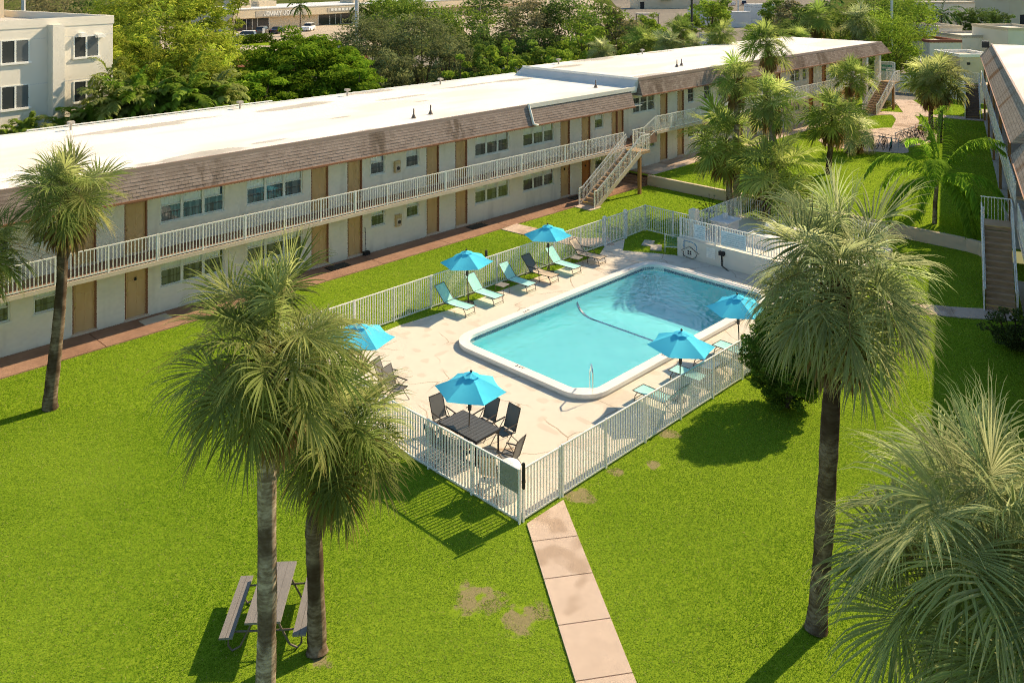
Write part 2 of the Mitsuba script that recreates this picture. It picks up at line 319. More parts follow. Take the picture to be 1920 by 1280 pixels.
d = np.array([-0.575, -0.818]); org = np.array([16.95, 15.3]); nn = np.array([-d[1], d[0]])
cuts = [0.0, 1.15, 2.5, 3.95, 5.45, 6.95, 8.4, 9.9]
for a, b in zip(cuts[:-1], cuts[1:]):
    q = [org + d * (a + 0.014) - nn * 2, org + d * (a + 0.014) + nn * 2, org + d * (b - 0.014) + nn * 2, org + d * (b - 0.014) - nn * 2]
    if a == 0: q[0] = q[0] - d * 2; q[1] = q[1] - d * 2
    s = sg.Polygon(q).intersection(gp)
    if s.area > 0.05: put('slab', MB().poly(s, 0.0, 0.04), 'path_pink', k)
path('back_gate_path', [(34.2, 33.5), (34.45, 31.0), (34.75, 28.9), (36.0, 27.9)], 1.35, 0.0, 1.5)
path('cross_path', [rp(31, 9.2 - 8.3), rp(40.6, 1.9), ][:0] or [(36.9, 14.9), (38.4, 12.1), (39.6, 10.4)], 1.15, 0.0, 1.5)
path('right_walkway', [rp(16, 3.3), rp(45.5, 3.3)], 1.3, 0.0, 3.0, 'concrete_grey')
path('right_terrace_walkway', [rp(48.6, 3.3), rp(95, 3.3)], 1.3, TZ, 3.0, 'concrete_grey')
plaza = sg.Polygon([(64.2, 27.6), (65.0, 25.6), (65.6, 24.4), (66.2, 24.2), (68.0, 24.9), (72.9, 24.0), (75.2, 25.2), (76.3, 27.6), (75.0, 29.4), (72.6, 30.4), (69.0, 31.3), (66.0, 31.0), (64.4, 29.6)])
PATHS.append(plaza); struct('bike_plaza', MB().poly(plaza, TZ - 0.1, TZ + 0.02), 'path_pink')
path('plaza_path', [(75.2, 27.9), (80.2, 29.4), (83.0, 30.9)], 1.9, TZ, 1.9)
path('terrace_cross_path', [(80.6, 33.4), (82.6, 32.4), (83.8, 29.8), (84.6, 27.0), (85.0, 24.4)], 1.7, TZ, 1.9)
path('far_path', [(84.2, 30.0), (88.5, 32.2), (92.0, 34.4)], 2.3, TZ, 2.0)
bed = sg.Polygon([(85.0, 32.4), (86.6, 33.3), (88.0, 34.2), (88.4, 36.0), (86.0, 35.0)])
# pool deck
DECK = sg.Polygon([(16.15, 15.45), (36.42, 15.45), (36.42, 24.35), (36.0, 25.2), (35.2, 26.6), (36.9, 27.75), (35.3, 27.75), (33.9, 27.05), (30, 27.1), (24, 27.1), (21.8, 27.3), (19.0, 27.2), (16.15, 27.3)])
dk = struct('pool_deck', MB().poly(DECK.difference(POOL.buffer(0.12)), -0.15, 0.03), 'deck')
PATHS.append(DECK)
# back corner: stepping stones in the grass
for i, (x, y) in enumerate([(37.18, 26.37, 0.00), (37.08, 25.61, 0.00)]) if False else enumerate([(37.05, 26.4), (36.75, 25.7)]):
    m = MB().box(-0.45, 0.45, -0.27, 0.27, 0, 0.05)
    one('stepping_stone', m, 'concrete_grey', ('pale stepping stone nearer the back gate in the corner grass', 'pale stepping stone nearer the pool in the corner grass')[i], 'stone', to=spun(x, y, 0.005, 25 + 8 * i))

# ---------------------------------------------------------------- pool
pool = thing('swimming_pool', 'rectangular turquoise swimming pool with raised white rim and navy tile band', 'pool')
inner = np.array(POOL.exterior.coords)[:-1]
def wallband(zs, off=0.0):
    r = np.array(POOL.buffer(off).exterior.coords) if off else np.vstack([inner, inner[:1]])
    return MB().quadstrip([[(x, y, z) for x, y in r] for z in zs])
put('basin_wall', wallband([-1.75, -0.05], 0.012), 'pool_plaster', pool)
put('tile_band', wallband([-0.05, 0.12]), 'tile_navy', pool)
dep = lambda x: -0.60 - 0.10 * np.clip((x - 22) / 6.5, 0, 1) - 0.6 * np.clip((x - 28.9) / 3.0, 0, 1) ** 1.5
def floor_z(x, y):      # the plaster floor, coved up to the walls
    x, y = np.asarray(x, float), np.asarray(y, float); e = np.clip(-shapely.distance(shapely.points(x, y), POOL.exterior) * -1 / 0.85, 0, 1)
    return -0.06 + (dep(x) + 0.06) * np.sqrt(np.clip(1 - (1 - e) ** 2, 0, 1))
fl = MB(); GX, GY = np.meshgrid(np.linspace(22.2, 34.3, 150), np.linspace(18.25, 24.3, 80), indexing='ij')
fl.quadstrip(np.stack([GX, GY, floor_z(GX, GY)], -1)); ftm = fl.mesh(); ftm.update_faces(shapely.contains_xy(POOL.buffer(0.01), *ftm.triangles_center[:, :2].T)); ftm.remove_unreferenced_vertices()
put('basin_floor', ftm, 'pool_plaster', pool, smooth=True)
sm = MB(); yy_ = 21.275 + 2.985 * np.sin(np.linspace(-np.pi / 2, np.pi / 2, 60))
sm.quadstrip([[(28.86 + o, y, float(floor_z(28.86, y)) + 0.012 + 0.05 * (abs(y - 21.275) / 3.02) ** 8) for o in (0, 0.09)] for y in yy_])
put('depth_stripe', sm, 'pool_stripe', pool)
sp = MB()
for i in range(3): sp.poly(sg.Point(22.5, 18.55).buffer(1.45 - 0.38 * i).intersection(POOL.buffer(0.02)), -0.75, -0.45 + 0.15 * i)
put('corner_step', sp, 'coping', pool)
cop = MB().poly(COPING.difference(POOL.buffer(-0.03)), 0.10, 0.22)
ck = put('coping', MB().poly(COPING.buffer(-0.05).difference(POOL), -0.1, 0.101), 'coping', pool)
cuts_x = [(22.4 + 1.53 * i) for i in range(9)]
rimp = COPING.difference(POOL.buffer(-0.035))
cells = []
xs = [21.0, 23.15] + [23.15 + 1.245 * i for i in range(1, 8)] + [33.35, 36.0]; ys = [17.0, 19.2, 20.6, 22.0, 23.35, 26.0]
for i in range(len(xs) - 1):
    for j in range(len(ys) - 1):
        c = rimp.intersection(sg.box(xs[i] + 0.004, ys[j] + 0.004, xs[i + 1] - 0.004, ys[j + 1] - 0.004))
        if c.area > 0.02 and c.geom_type == 'Polygon': put('coping__rim_stone', MB().poly(c, 0.10, 0.22), 'coping', pool)
nx, ny = 300, 150
X, Y = np.meshgrid(np.linspace(22.2, 34.3, nx), np.linspace(18.25, 24.3, ny), indexing='ij')
Pw = np.stack([X, Y, np.zeros_like(X)], -1)
hh = 0.012 * (nfbm(Pw * [3.4, 3.4, 1], 3, 1) - 0.5) + 0.018 * (nnoise(Pw * [8.5, 8.5, 1], 5) - 0.5)
grid = np.stack([X, Y, 0.035 + hh], -1); wm = MB().quadstrip(grid); wtm = wm.mesh()
wtm.update_faces(shapely.contains_xy(POOL.buffer(0.015), *wtm.triangles_center[:, :2].T)); wtm.remove_unreferenced_vertices()
put('water_surface', wtm, 'water', pool, smooth=True)
for (x, y, rz, s) in ((22.05, 21.35, -90, '3 FT'), (26.3, 18.07, 0, '3 FT'), (26.1, 24.47, 180, '3 FT'), (33.0, 24.47, 180, '5 FT')):
    put('depth_marking', text_mesh(s, 0.13, 0.003, True), 'black', pool, to=T().translate([x, y, 0.221]).rotate([0, 0, 1], rz))
rail = MB(); rail.tube([(22.35, 18.10, 0.02), (22.35, 18.10, 0.85), (22.42, 18.18, 1.0), (22.6, 18.36, 1.02), (22.95, 18.70, 0.62), (23.0, 18.75, 0.5), (23.0, 18.75, -0.5)], 0.024, 8)
one('grab_rail', rail, 'chrome', 'stainless steel grab rail bent over the near corner of the pool', 'rail', smooth=40)

# ---------------------------------------------------------------- fences and railings
def fence(name, label, cat, a, b, h, z0=0.0, post=1.85, gap=0.115, mat='white_metal', key=None, pick=0.031, rail=0.045, first=True, last=True, most=300, sheet=(), postw=0.055):
    k = key or thing(name, label, cat)
    a, b = np.array(a, float), np.array(b, float); L = np.linalg.norm(b - a); d = (b - a) / L; ang = math.degrees(math.atan2(d[1], d[0]))
    base = T().translate([a[0], a[1], z0]).rotate([0, 0, 1], ang)
    put('top_rail', MB().box(0, L, -rail / 2, rail / 2, h - 0.035, h), mat, k, to=base)
    put('bottom_rail', MB().box(0, L, -0.018, 0.018, 0.07, 0.11), mat, k, to=base)
    n = max(1, round(L / post)); pm = None; posts = [L * i / n for i in range(n + 1)]
    pl = ply(MB().box(-postw / 2, postw / 2, -postw / 2, postw / 2, -0.05, h + 0.012).mesh(), mat)
    for i, s in enumerate(posts):
        if (i == 0 and not first) or (i == n and not last): continue
        put('post', pl, None, k, to=base @ T().translate([s, 0, 0]))
    m = int(L / gap); ss = [(j + 0.5) * L / m for j in range(m)]; ss = [s for s in ss if min(abs(s - q) for q in posts) > 0.045]
    pm = MB().box(-pick / 2, pick / 2, -pick / 2, pick / 2, 0.105, h - 0.03); pl = ply(pm.mesh(), mat)
    for s in ss[:most]: put('picket', pl, None, k, to=base @ T().translate([s, 0, 0]))
    if len(ss) > most:
        r = MB()
        for s in ss[most:]: r.box(s - pick / 2, s + pick / 2, -pick / 2, pick / 2, 0.105, h - 0.03)
        kk = put('picket_run', r, mat, k, to=base); labels[kk] = {'kind': 'stuff'}
    return k
FH = 1.38
f1 = fence('pool_fence', 'white picket fence on the lawn side of the dining table, left of the gate', 'fence', (16.12, 15.42), (16.12, 27.75), FH)
put('corner_plate', MB().box(16.085, 16.1, 15.46, 16.08, 0.76, 1.36), 'plate_grey', f1)
f2 = fence('pool_fence', 'white picket fence along the right side of the pool, behind the aqua loungers', 'fence', (17.74, 15.40), (36.4, 15.40), FH)
fence('pool_gate', 'white picket gate at the near corner of the pool fence, over the pink path', 'gate', (16.24, 15.41), (17.66, 15.41), FH - 0.02, post=1.42)
put('latch', MB().box(16.15, 16.2, 15.30, 15.36, 0.9, 1.55).box(16.13, 16.22, 15.3, 15.36, 1.05, 1.12), 'black', 'pool_gate')
f3 = fence('pool_fence', 'white picket fence behind the row of loungers, facing the apartment building', 'fence', (16.12, 27.75), (35.2, 27.75), FH)
fence('pool_gate', 'white picket gate in the back fence, where the path from the building arrives', 'gate', (35.27, 27.75), (36.85, 27.75), FH + 0.02, post=1.6)
labels.pop('x', None)
for x in (35.2, 36.92):
    one('gate_post', MB().box(x - 0.07, x + 0.07, 27.68, 27.82, 0, FH + 0.12), 'white_metal', 'thick white gate post %s the back pool gate' % ('left of' if x < 36 else 'right of'), 'post')
fence('pool_fence', 'short white picket fence from the back gate to the far corner of the pool yard', 'fence', (36.95, 27.75), (38.75, 27.8), FH)
fence('pool_fence', 'white picket fence at the far end of the pool yard, before the retaining wall', 'fence', (38.75, 27.8), (38.75, 24.3), FH)

# pump yard: raised white block with its own fence
pump = thing('pump_house', 'white walled pump yard at the far end of the pool with a house logo', 'wall')
put('front_wall', MB().box(36.45, 36.7, 16.2, 24.25, -0.1, 0.93), 'white_stucco', pump)
put('floor', MB().box(36.7, 42.3, 16.2, 24.25, -0.1, 0.80), 'white_stucco', pump)
put('pillar', MB().box(37.2, 37.6, 23.75, 24.1, 0.8, 2.15), 'white_stucco', pump)
lg = MB()
def yz(pts, w, x=36.44):    # a stroke on the wall, thin slab facing the pool
    for (a, b) in zip(pts[:-1], pts[1:]): lg.beam((x, a[0], a[1]), (x, b[0], b[1]), 0.012, w, up=(1, 0, 0))
yz([(24.02, 0.36), (23.55, 0.62), (23.02, 0.36)], 0.06); yz([(23.90, 0.34), (23.90, 0.12), (23.45, 0.06), (23.22, 0.14), (23.14, 0.32)], 0.06)
put('logo_house', lg, 'black', pump)
lg = MB()
for yy in (23.50, 23.62):
    for zz in (0.27, 0.38): lg.box(36.432, 36.446, yy - 0.035, yy + 0.035, zz - 0.035, zz + 0.035)
put('logo_window', lg, 'black', pump)
lg = MB(); yz([(23.86, 0.50), (23.86, 0.86), (23.5, 0.86), (23.25, 0.80), (23.14, 0.68), (23.16, 0.52)], 0.055); put('logo_letter', lg, 'sign_blue', pump)
sg_ = put('notice', MB().box(36.435, 36.447, 22.15, 22.62, 0.33, 0.80), 'white_metal', pump)
nl = MB()
for i in range(5): nl.box(36.430, 36.436, 22.20, 22.57 - 0.05 * (i % 2), 0.38 + 0.085 * i, 0.40 + 0.085 * i)
put('notice__line', nl, 'railing_grey', pump)
one('pool_brush', MB().beam((36.40, 21.76, 0.1), (36.40, 21.78, 0.62), 0.03, 0.06).box(36.3, 36.44, 21.62, 21.9, 0.62, 0.80).beam((36.40, 21.76, 0.12), (36.2, 21.3, 0.04), 0.03, 0.03), 'black', 'dark shower fixture fixed to the white wall beside the notice', 'shower')
fence('pump_fence', 'thin white picket fence on top of the white pump yard wall, towards the pool', 'fence', (36.58, 24.15), (36.58, 16.4), 0.95, 0.93, post=2.0, gap=0.13)
fence('pump_fence', 'thin white picket fence at the back of the pump yard beside the palm trunk', 'fence', (42.2, 24.1), (42.2, 16.4), 1.05, 0.80, post=2.0, gap=0.13)
fence('pump_fence', 'thin white picket fence on the left end of the pump yard', 'fence', (37.7, 24.15), (42.1, 24.15), 1.05, 0.80, post=2.0, gap=0.13)
for (y0, y1, lab) in ((22.75, 23.35, 'pale blue-white notice board on the pump yard fence, left one'), (20.6, 21.9, 'pale blue-white notice board on the pump yard fence, wider right one')):
    nb = thing('notice_board', lab, 'sign'); put('board', MB().box(36.535, 36.555, y0, y1, 1.05, 1.72), 'sign_pale', nb); nl = MB()
    for i in range(6): nl.box(36.528, 36.536, y0 + 0.06, y1 - 0.06 - 0.1 * (i % 3), 1.12 + 0.095 * i, 1.15 + 0.095 * i)
    put('line', nl, 'sign_panel', nb)
one('pool_pump', MB().box(38.3, 39.4, 22.6, 23.5, 0.8, 1.5).box(38.2, 39.5, 22.5, 23.6, 1.5, 1.56).tm(trimesh.creation.cylinder(0.12, 0.3, transform=trimesh.transformations.translation_matrix([38.8, 23.0, 1.7]))), 'grey_wall', 'pale grey equipment cabinet at the left end of the pump yard', 'cabinet')
one('pool_filter', MB().tm(trimesh.creation.capsule(height=0.5, radius=0.35, transform=trimesh.transformations.translation_matrix([39.6, 20.9, 1.2]))).box(38.4, 40.9, 20.1, 21.6, 0.8, 1.25), 'white_metal', 'white pool filter tank on its plinth in the pump yard', 'filter', smooth=30)

# ---------------------------------------------------------------- the long apartment building
B = thing('apartment_building', 'long two storey cream apartment building with white flat roof and brown shingle mansard', 'building')
YW = 35.33
def strip_wall(x0, x1, z0, z1, holes, mb):
    """front wall from x0 to x1, z0 to z1, as boxes round the holes (xa, xb, za, zb)"""
    x = x0
    for (a, b, c, d) in sorted(holes):
        mb.box(x, a, YW, YW + 0.2, z0, z1)
        if c > z0: mb.box(a, b, YW, YW + 0.2, z0, c)
        if d < z1: mb.box(a, b, YW, YW + 0.2, d, z1)
        x = b
    mb.box(x, x1, YW, YW + 0.2, z0, z1)
def window(x0, x1, z0, z1, n, parent, blind=True):
    w = put('window', MB().box(x0, x1, YW + 0.055, YW + 0.10, z1 - 0.05, z1).box(x0, x1, YW + 0.055, YW + 0.10, z0, z0 + 0.045), 'window_white', parent)
    step = (x1 - x0) / n
    fr = MB()
    for i in range(n + 1):
        c = x0 + step * i; c = min(max(c, x0 + 0.03), x1 - 0.03); fr.box(c - 0.03 - 0.03 * (0 < i < n), c + 0.03 + 0.03 * (0 < i < n), YW + 0.05, YW + 0.098, z0 + 0.045, z1 - 0.05)
    put('frame', fr, 'window_white', w)
    zm = z0 + (z1 - z0) * 0.60
    put('meeting_rail', MB().box(x0 + 0.03, x1 - 0.03, YW + 0.057, YW + 0.097, zm - 0.02, zm + 0.02), 'window_white', w)
    put('screen', MB().box(x0 + 0.05, x1 - 0.05, YW + 0.13, YW + 0.14, z0 + 0.04, zm), 'screen_dark', w)
    bl = MB(); m = int((x1 - x0 - 0.1) / 0.09)
    for i in range(m): bl.box(x0 + 0.06 + 0.09 * i, x0 + 0.06 + 0.09 * i + 0.082, YW + 0.13 + 0.008 * (i % 2), YW + 0.14 + 0.008 * (i % 2), zm, z1 - 0.04)
    put('blind', bl, 'blind' if blind else 'screen_dark', w)
    zb = z0 + (z1 - z0) * 0.31
    put('sash_bar', MB().box(x0 + 0.05, x1 - 0.05, YW + 0.10, YW + 0.118, zb - 0.014, zb + 0.014), 'dark_metal', w)
    for i in range(n): put('pane', MB().add([(x0 + step * i + 0.02, YW + 0.078, z0 + 0.03), (x0 + step * (i + 1) - 0.02, YW + 0.078, z0 + 0.03), (x0 + step * (i + 1) - 0.02, YW + 0.078, z1 - 0.03), (x0 + step * i + 0.02, YW + 0.078, z1 - 0.03)], [[0, 1, 2, 3]]), 'glass', w)
    put('sill', MB().box(x0 - 0.04, x1 + 0.04, YW - 0.035, YW + 0.056, z0 - 0.06, z0 + 0.002), 'window_white', parent)
    return w
def door(x0, x1, z0, z1, parent, mat='door_tan', knob_right=True):
    m = MB().box(x0 + 0.05, x1 - 0.05, YW + 0.11, YW + 0.15, z0 + 0.02, z1 - 0.04); wd = x1 - x0 - 0.1
    for (pa, pb) in ((0.12, 0.46), (0.54, 0.88)):
        for (qa, qb) in ((0.08, 0.38), (0.43, 0.72), (0.77, 0.93)):
            m.box(x0 + 0.05 + pa * wd, x0 + 0.05 + pb * wd, YW + 0.098, YW + 0.112, z0 + qa * (z1 - z0), z0 + qb * (z1 - z0))
    d = put('door', m, mat, parent)
    put('frame', MB().box(x0, x0 + 0.05, YW + 0.02, YW + 0.16, z0, z1).box(x1 - 0.05, x1, YW + 0.02, YW + 0.16, z0, z1).box(x0 + 0.05, x1 - 0.05, YW + 0.02, YW + 0.16, z1 - 0.045, z1), 'brown_trim', d)
    kx = x1 - 0.13 if knob_right else x0 + 0.13
    kn = trimesh.creation.icosphere(1, 0.035); kn.apply_translation([kx, YW + 0.07, z0 + 0.95]); k2 = trimesh.creation.cylinder(0.028, 0.05, transform=trimesh.transformations.rotation_matrix(math.pi / 2, [1, 0, 0])); k2.apply_translation([kx, YW + 0.08, z0 + 1.12])
    put('knob', MB().tm(kn).tm(k2), 'brass', d, smooth=40)
    put('door_sill', MB().box(x0 - 0.03, x1 + 0.03, YW - 0.06, YW + 0.2, z0 - 0.09, z0 + 0.015), 'slab_edge', parent)
F2 = 2.60
up_d = [(5.6, 6.5), (7.6, 8.5), (12.41, 13.31), (14.38, 15.30), (22.95, 23.9), (24.97, 25.85), (29.93, 30.8), (31.95, 32.83), (40.53, 41.42), (42.53, 43.4)]
up_w3 = [(1.6, 4.4), (15.83, 18.63), (19.68, 22.5), (33.42, 36.1), (37.25, 39.95)]
up_w1 = [(9.4, 10.3), (11.05, 11.9), (26.35, 27.25), (28.58, 29.45), (43.86, 44.72)]
W = MB(); H_ = 0.09
lo_holes, hi_holes = [], []
for (a, b) in up_d: hi_holes.append((a, b, F2 + 0.05, F2 + 2.08)); lo_holes.append((a + 0.02, b + 0.02, H_, H_ + 2.05))
for (a, b) in up_w3: hi_holes.append((a, b, 3.62, 4.74)); lo_holes.append((a, b, 1.02, 2.12))
for (a, b) in up_w1: hi_holes.append((a, b, 3.80, 4.74)); lo_holes.append((a + 0.03, b, 1.24, 2.12))
hi_holes.append((45.55, 46.85, F2 + 0.05, F2 + 2.12))
strip_wall(-6, 47.0, -0.1, 2.42, lo_holes, W); strip_wall(-6, 47.0, 2.42, 5.35, hi_holes, W)
W.box(-6, 47.0, 45.2, 45.4, -0.1, 6.0).box(-6, -5.8, YW + 0.2, 45.2, -0.1, 6.0).box(-5.8, 47, YW + 0.9, YW + 1.0, 0, 6)
put('wall', W, 'stucco', B)
for z0, hs in ((0, lo_holes), (1, hi_holes)):
    for (a, b, c, d) in sorted(hs):
        tall = d - c > 1.5
        if tall and b - a > 1.2: door(a, (a + b) / 2, c, d, B); door((a + b) / 2, b, c, d, B, knob_right=False)
        elif tall: door(a, b, c, d, B, 'door_rust' if (z0 == 0 and 42 < a < 43) else 'door_tan', knob_right=(round(a) % 2 == 1))
        else: window(a, b, c, d, 3 if b - a > 1.5 else 1, B)
for (a, z) in ((27.77, 3.70), (27.84, 0.98)):
    mb = put('meter_box', MB().box(a, a + 0.36, YW - 0.13, YW - 0.002, z, z + 0.58), 'meter_tan', B)
    put('cover', MB().box(a + 0.05, a + 0.31, YW - 0.15, YW - 0.132, z + 0.05, z + 0.40), 'slab_edge', mb)
    put('dial', MB().tm(trimesh.creation.cylinder(0.09, 0.06, transform=trimesh.transformations.translation_matrix([a + 0.18, YW - 0.16, z + 0.22]) @ trimesh.transformations.rotation_matrix(math.pi / 2, [1, 0, 0]))), 'dark_metal', mb)
for x, z in ((14.85, F2 - 1.0), (43.0, 1.6), (24.0, 1.7), (41.0, 1.72)):
    put('door_light', MB().box(x - 0.04, x + 0.04, YW + 0.06, YW + 0.1, z - 0.06, z + 0.06), 'black', B)
# walkway slab of the upper floor, its edge and the soffit
put('gallery_slab', MB().box(-6, 47.0, 33.92, YW - 0.002, 2.44, F2), 'slab_edge', B)
put('gallery_floor', MB().box(-6, 47.0, 34.02, YW - 0.004, F2, F2 + 0.012), 'terracotta', B)
put('soffit', MB().box(-6, 47.0, 33.95, YW, 5.10, 5.16), 'stucco', B)
put('eave_trim', MB().box(-6, 46.2, 33.87, 33.95, 5.05, 5.13), 'brown_trim', B)
put('roof', MB().box(-6, 47.0, 34.36, 45.45, 5.9, 6.22), 'roof_white', B)
put('roof__edge', MB().box(-6, 36.6, 34.27, 34.37, 6.12, 6.27), 'edge_brown', B)
put('roof__edge', MB().box(36.6, 46.75, 34.20, 34.40, 6.06, 6.30), 'roof_white', B)
put('roof__back_edge', MB().box(-6, 47.0, 45.36, 45.52, 6.0, 6.27), 'white_metal', B)
put('roof__back_pipe', MB().tube([(14, 45.6, 6.32), (27, 45.6, 6.32)], 0.04), 'white_metal', B)
def mansard_back(x0, x1, z0, par):
    put('mansard_board', MB().add([(x0, 33.93, z0), (x1, 33.93, z0), (x1, 34.32, z0 + 1.12), (x0, 34.32, z0 + 1.12), (x0, 34.5, z0), (x1, 34.5, z0), (x1, 34.5, z0 + 1.1), (x0, 34.5, z0 + 1.1)], [[0, 1, 2, 3], [3, 2, 6, 7], [0, 3, 7, 4], [1, 5, 6, 2], [0, 4, 5, 1]]), 'shingle', par)
mansard_back(-6, 46.2, 5.12, B)
# mansard shingles: the nearest three hundred as pieces, the rest of them as one
P0, P1 = np.array([33.925, 5.10]), np.array([34.315, 6.13]); sl = (P1 - P0) / 8.0; nrm = np.array([-(P1 - P0)[1], (P1 - P0)[0]]); nrm /= np.linalg.norm(nrm)
def shingle_box(r, lift):
    a = P0 + sl * r; b = P0 + sl * (r + 1.12)
    return [a + nrm * (0.024 + lift), a + nrm * 0.002, b + nrm * 0.002, b + nrm * 0.010]
def add_shingle(m, x, r, wd, lift):
    q = shingle_box(r, lift); v = [(xx, p[0], p[1]) for xx in (x, x + wd) for p in q]
    m.add(v, [[0, 1, 2, 3], [4, 7, 6, 5], [0, 4, 5, 1], [3, 2, 6, 7], [0, 3, 7, 4], [1, 5, 6, 2]])
cells = [(11.0 + 0.3 * i + (0.15 if r % 2 else 0), r) for i in range(117) for r in range(8)]
near = [c for c in cells if 13.3 < c[0]][:0]
near = sorted((c for c in cells if c[0] > 13.2), key=lambda c: c[0])[:300]; ns = set(near)
plys = [ply((lambda m: (add_shingle(m, 0, r, 0.288, l), m)[1])(MB()).mesh(), 'shingle') for r in range(8) for l in (0.0, 0.006, 0.012)]
for (x, r) in near: put('mansard_board__shingle', plys[r * 3 + int(rng.integers(3))], None, B, to=shift(x))
m = MB()
for (x, r) in cells:
    if (x, r) not in ns and x < 45.9: add_shingle(m, x, r, 0.288, float(rng.uniform(0, 0.012)))
labels[put('mansard_board__shingle_field', m, 'shingle', B)] = {'kind': 'stuff'}
# gutter pipe down the mansard, roof vents
put('gutter_pipe', MB().tube([(36.55, 34.25, 6.28), (36.55, 33.86, 5.2), (36.85, 33.80, 5.12)], 0.07, 8), 'white_metal', B, smooth=40)
vent = MB().tm(trimesh.creation.cone(0.14, 0.3)).tube([(0, 0, 0.1), (0, 0, 0.5)], 0.035); vent = ply(vent.mesh(), 'bronze_metal')
for (x, y) in [(29.3, 35.6), (30.7, 35.9), (45.0, 36.2)]: put('roof_vent', vent, None, B, to=shift(x, y, 6.22))
va = ply(MB().tube([(0, 0, 0), (0, 0, 0.35)], 0.06, 8).box(-0.14, 0.14, -0.14, 0.14, 0.3, 0.42).mesh(), 'concrete_grey')
for (x, y) in [(15.7, 44.8), (24.6, 44.9), (31.6, 44.7), (39.0, 44.6)]: put('roof_vent', va, None, B, to=shift(x, y, 6.22))

# raised far wing of the same building
X0, X1 = 46.8, 86.0
G = TZ
put('far_wall', (lambda m: m)(MB()).box(47.0, 47.004, 35.53, 35.535, 0, 0.01), 'stucco', B)
Wm = MB()
fd = [(51.0, 51.9), (53.1, 53.95), (61.3, 62.2), (63.5, 64.4), (67.4, 68.3), (73.45, 74.35), (76.0, 76.9), (79.2, 80.1)]
fw = [(47.87, 50.4), (54.45, 55.3), (56.6, 57.5), (58.6, 60.3), (65.3, 66.8), (70.07, 71.8), (72.3, 73.1), (77.6, 78.5)]
lo, hi = [], []
for (a, b) in fd: lo.append((a, b, G + 0.09, G + 2.1)); hi.append((a, b, F2 + G + 0.05, F2 + G + 2.08))
for (a, b) in fw: hi.append((a, b, 3.72 + G, 4.74 + G)); lo.append((a, b, 1.2 + G, 2.1 + G))
strip_wall(47.0, X1 - 3, -0.1, 2.42 + G, lo, Wm); strip_wall(47.0, X1 - 3, 2.42 + G, 5.35 + G, hi, Wm)
Wm.box(47.0, X1 - 3, 44.2, 44.4, -0.1, 6.4).box(47.0, X1 - 3, YW + 0.9, YW + 1.0, 0, 6.4).box(X1 - 3.2, X1 - 3, YW + 0.2, 44.2, 0, 6.4).box(47.0, 47.2, 34.4, 45.2, 5.7, 6.4).box(47.0, 47.2, YW + 0.2, 44.2, -0.1, 5.7)
scene.pop(B + '__far_wall'); scene[B + '__far_wall'] = ply(Wm.mesh(), 'stucco')
for hs in (lo, hi):
    for (a, b, c, d) in sorted(hs):
        if d - c > 1.5: door(a, b, c, d, B, 'door_rust' if a > 70 else 'door_tan')
        else: window(a, b, c, d, 3 if b - a > 2 else (2 if b - a > 1.5 else 1), B, blind=False)
put('gallery_slab', MB().box(48.6, X1, 33.92, YW - 0.002, 2.44 + G, F2 + G), 'slab_edge', B)
put('soffit', MB().box(46.95, X1 + 1, 33.95, YW, 5.10 + G, 5.16 + G), 'stucco', B)
put('roof', MB().box(46.95, X1 + 0.6, 34.3, 44.5, 6.5, 6.80), 'roof_white', B)
put('roof__edge', MB().box(46.9, X1 + 0.6, 34.18, 34.31, 6.68, 6.86), 'edge_brown', B)
put('roof__edge', MB().box(46.82, 46.96, 34.2, 44.5, 6.72, 6.87), 'white_metal', B)
put('step_wall', MB().add([(46.95, 34.2, 6.84), (46.95, 44.5, 6.84), (46.55, 45.0, 6.18), (46.55, 34.5, 6.18), (47.1, 34.2, 6.2), (47.1, 44.5, 6.2)], [[0, 3, 2, 1], [0, 1, 5, 4]]).add([(46.95, 34.2, 6.84), (46.55, 34.5, 6.18), (47.1, 34.2, 6.2)], [[0, 1, 2]]), 'grey_wall', B)
xa, xb, z0 = 46.95, X1 + 0.6, 5.12 + G
put('far_mansard', MB().add([(xa, 33.9, z0), (xb + 1.6, 33.9, z0), (xb, 34.25, z0 + 1.15), (xa, 34.25, z0 + 1.15), (xa, 34.6, z0 + 0.02), (xa, 34.6, z0 + 1.1)], [[0, 1, 2, 3], [0, 3, 5, 4]]).add([(xb + 1.6, 33.9, z0), (xb + 1.6, 44.5, z0), (xb, 44.5, z0 + 1.15), (xb, 34.25, z0 + 1.15)], [[0, 1, 2, 3]]), 'shingle_far', B)
put('eave_trim', MB().box(46.95, xb + 1.6, 33.85, 33.92, z0 - 0.05, z0 + 0.03), 'brown_trim', B)
for (x, y) in [(54.5, 36.3), (55.4, 36.5), (74.5, 40.5)]: put('roof_vent', vent, None, B, to=shift(x, y, 6.80))
for (x, y) in [(49.8, 43.6), (60.5, 43.7)]: put('roof_vent', va, None, B, to=shift(x, y, 6.80))
for x in (82.6, 85.6): put('column', MB().box(x - 0.2, x + 0.2, 33.95, 34.35, G, 5.1 + G), 'stucco', B)
sb = thing('signboard', 'pale blue-grey wall panel with teal lettering past the end of the far wing', 'sign')
put('panel', MB().box(88.2, 88.4, 33.6, 35.6, G, 4.75), 'sign_panel', sb)
sl_ = MB()
for i, zz in enumerate((4.25, 3.85)):
    for j in range(8): sl_.box(88.17, 88.21, 33.85 + 0.2 * j, 33.99 + 0.2 * j, zz, zz + 0.2)
put('lettering', sl_, 'sign_green', sb)

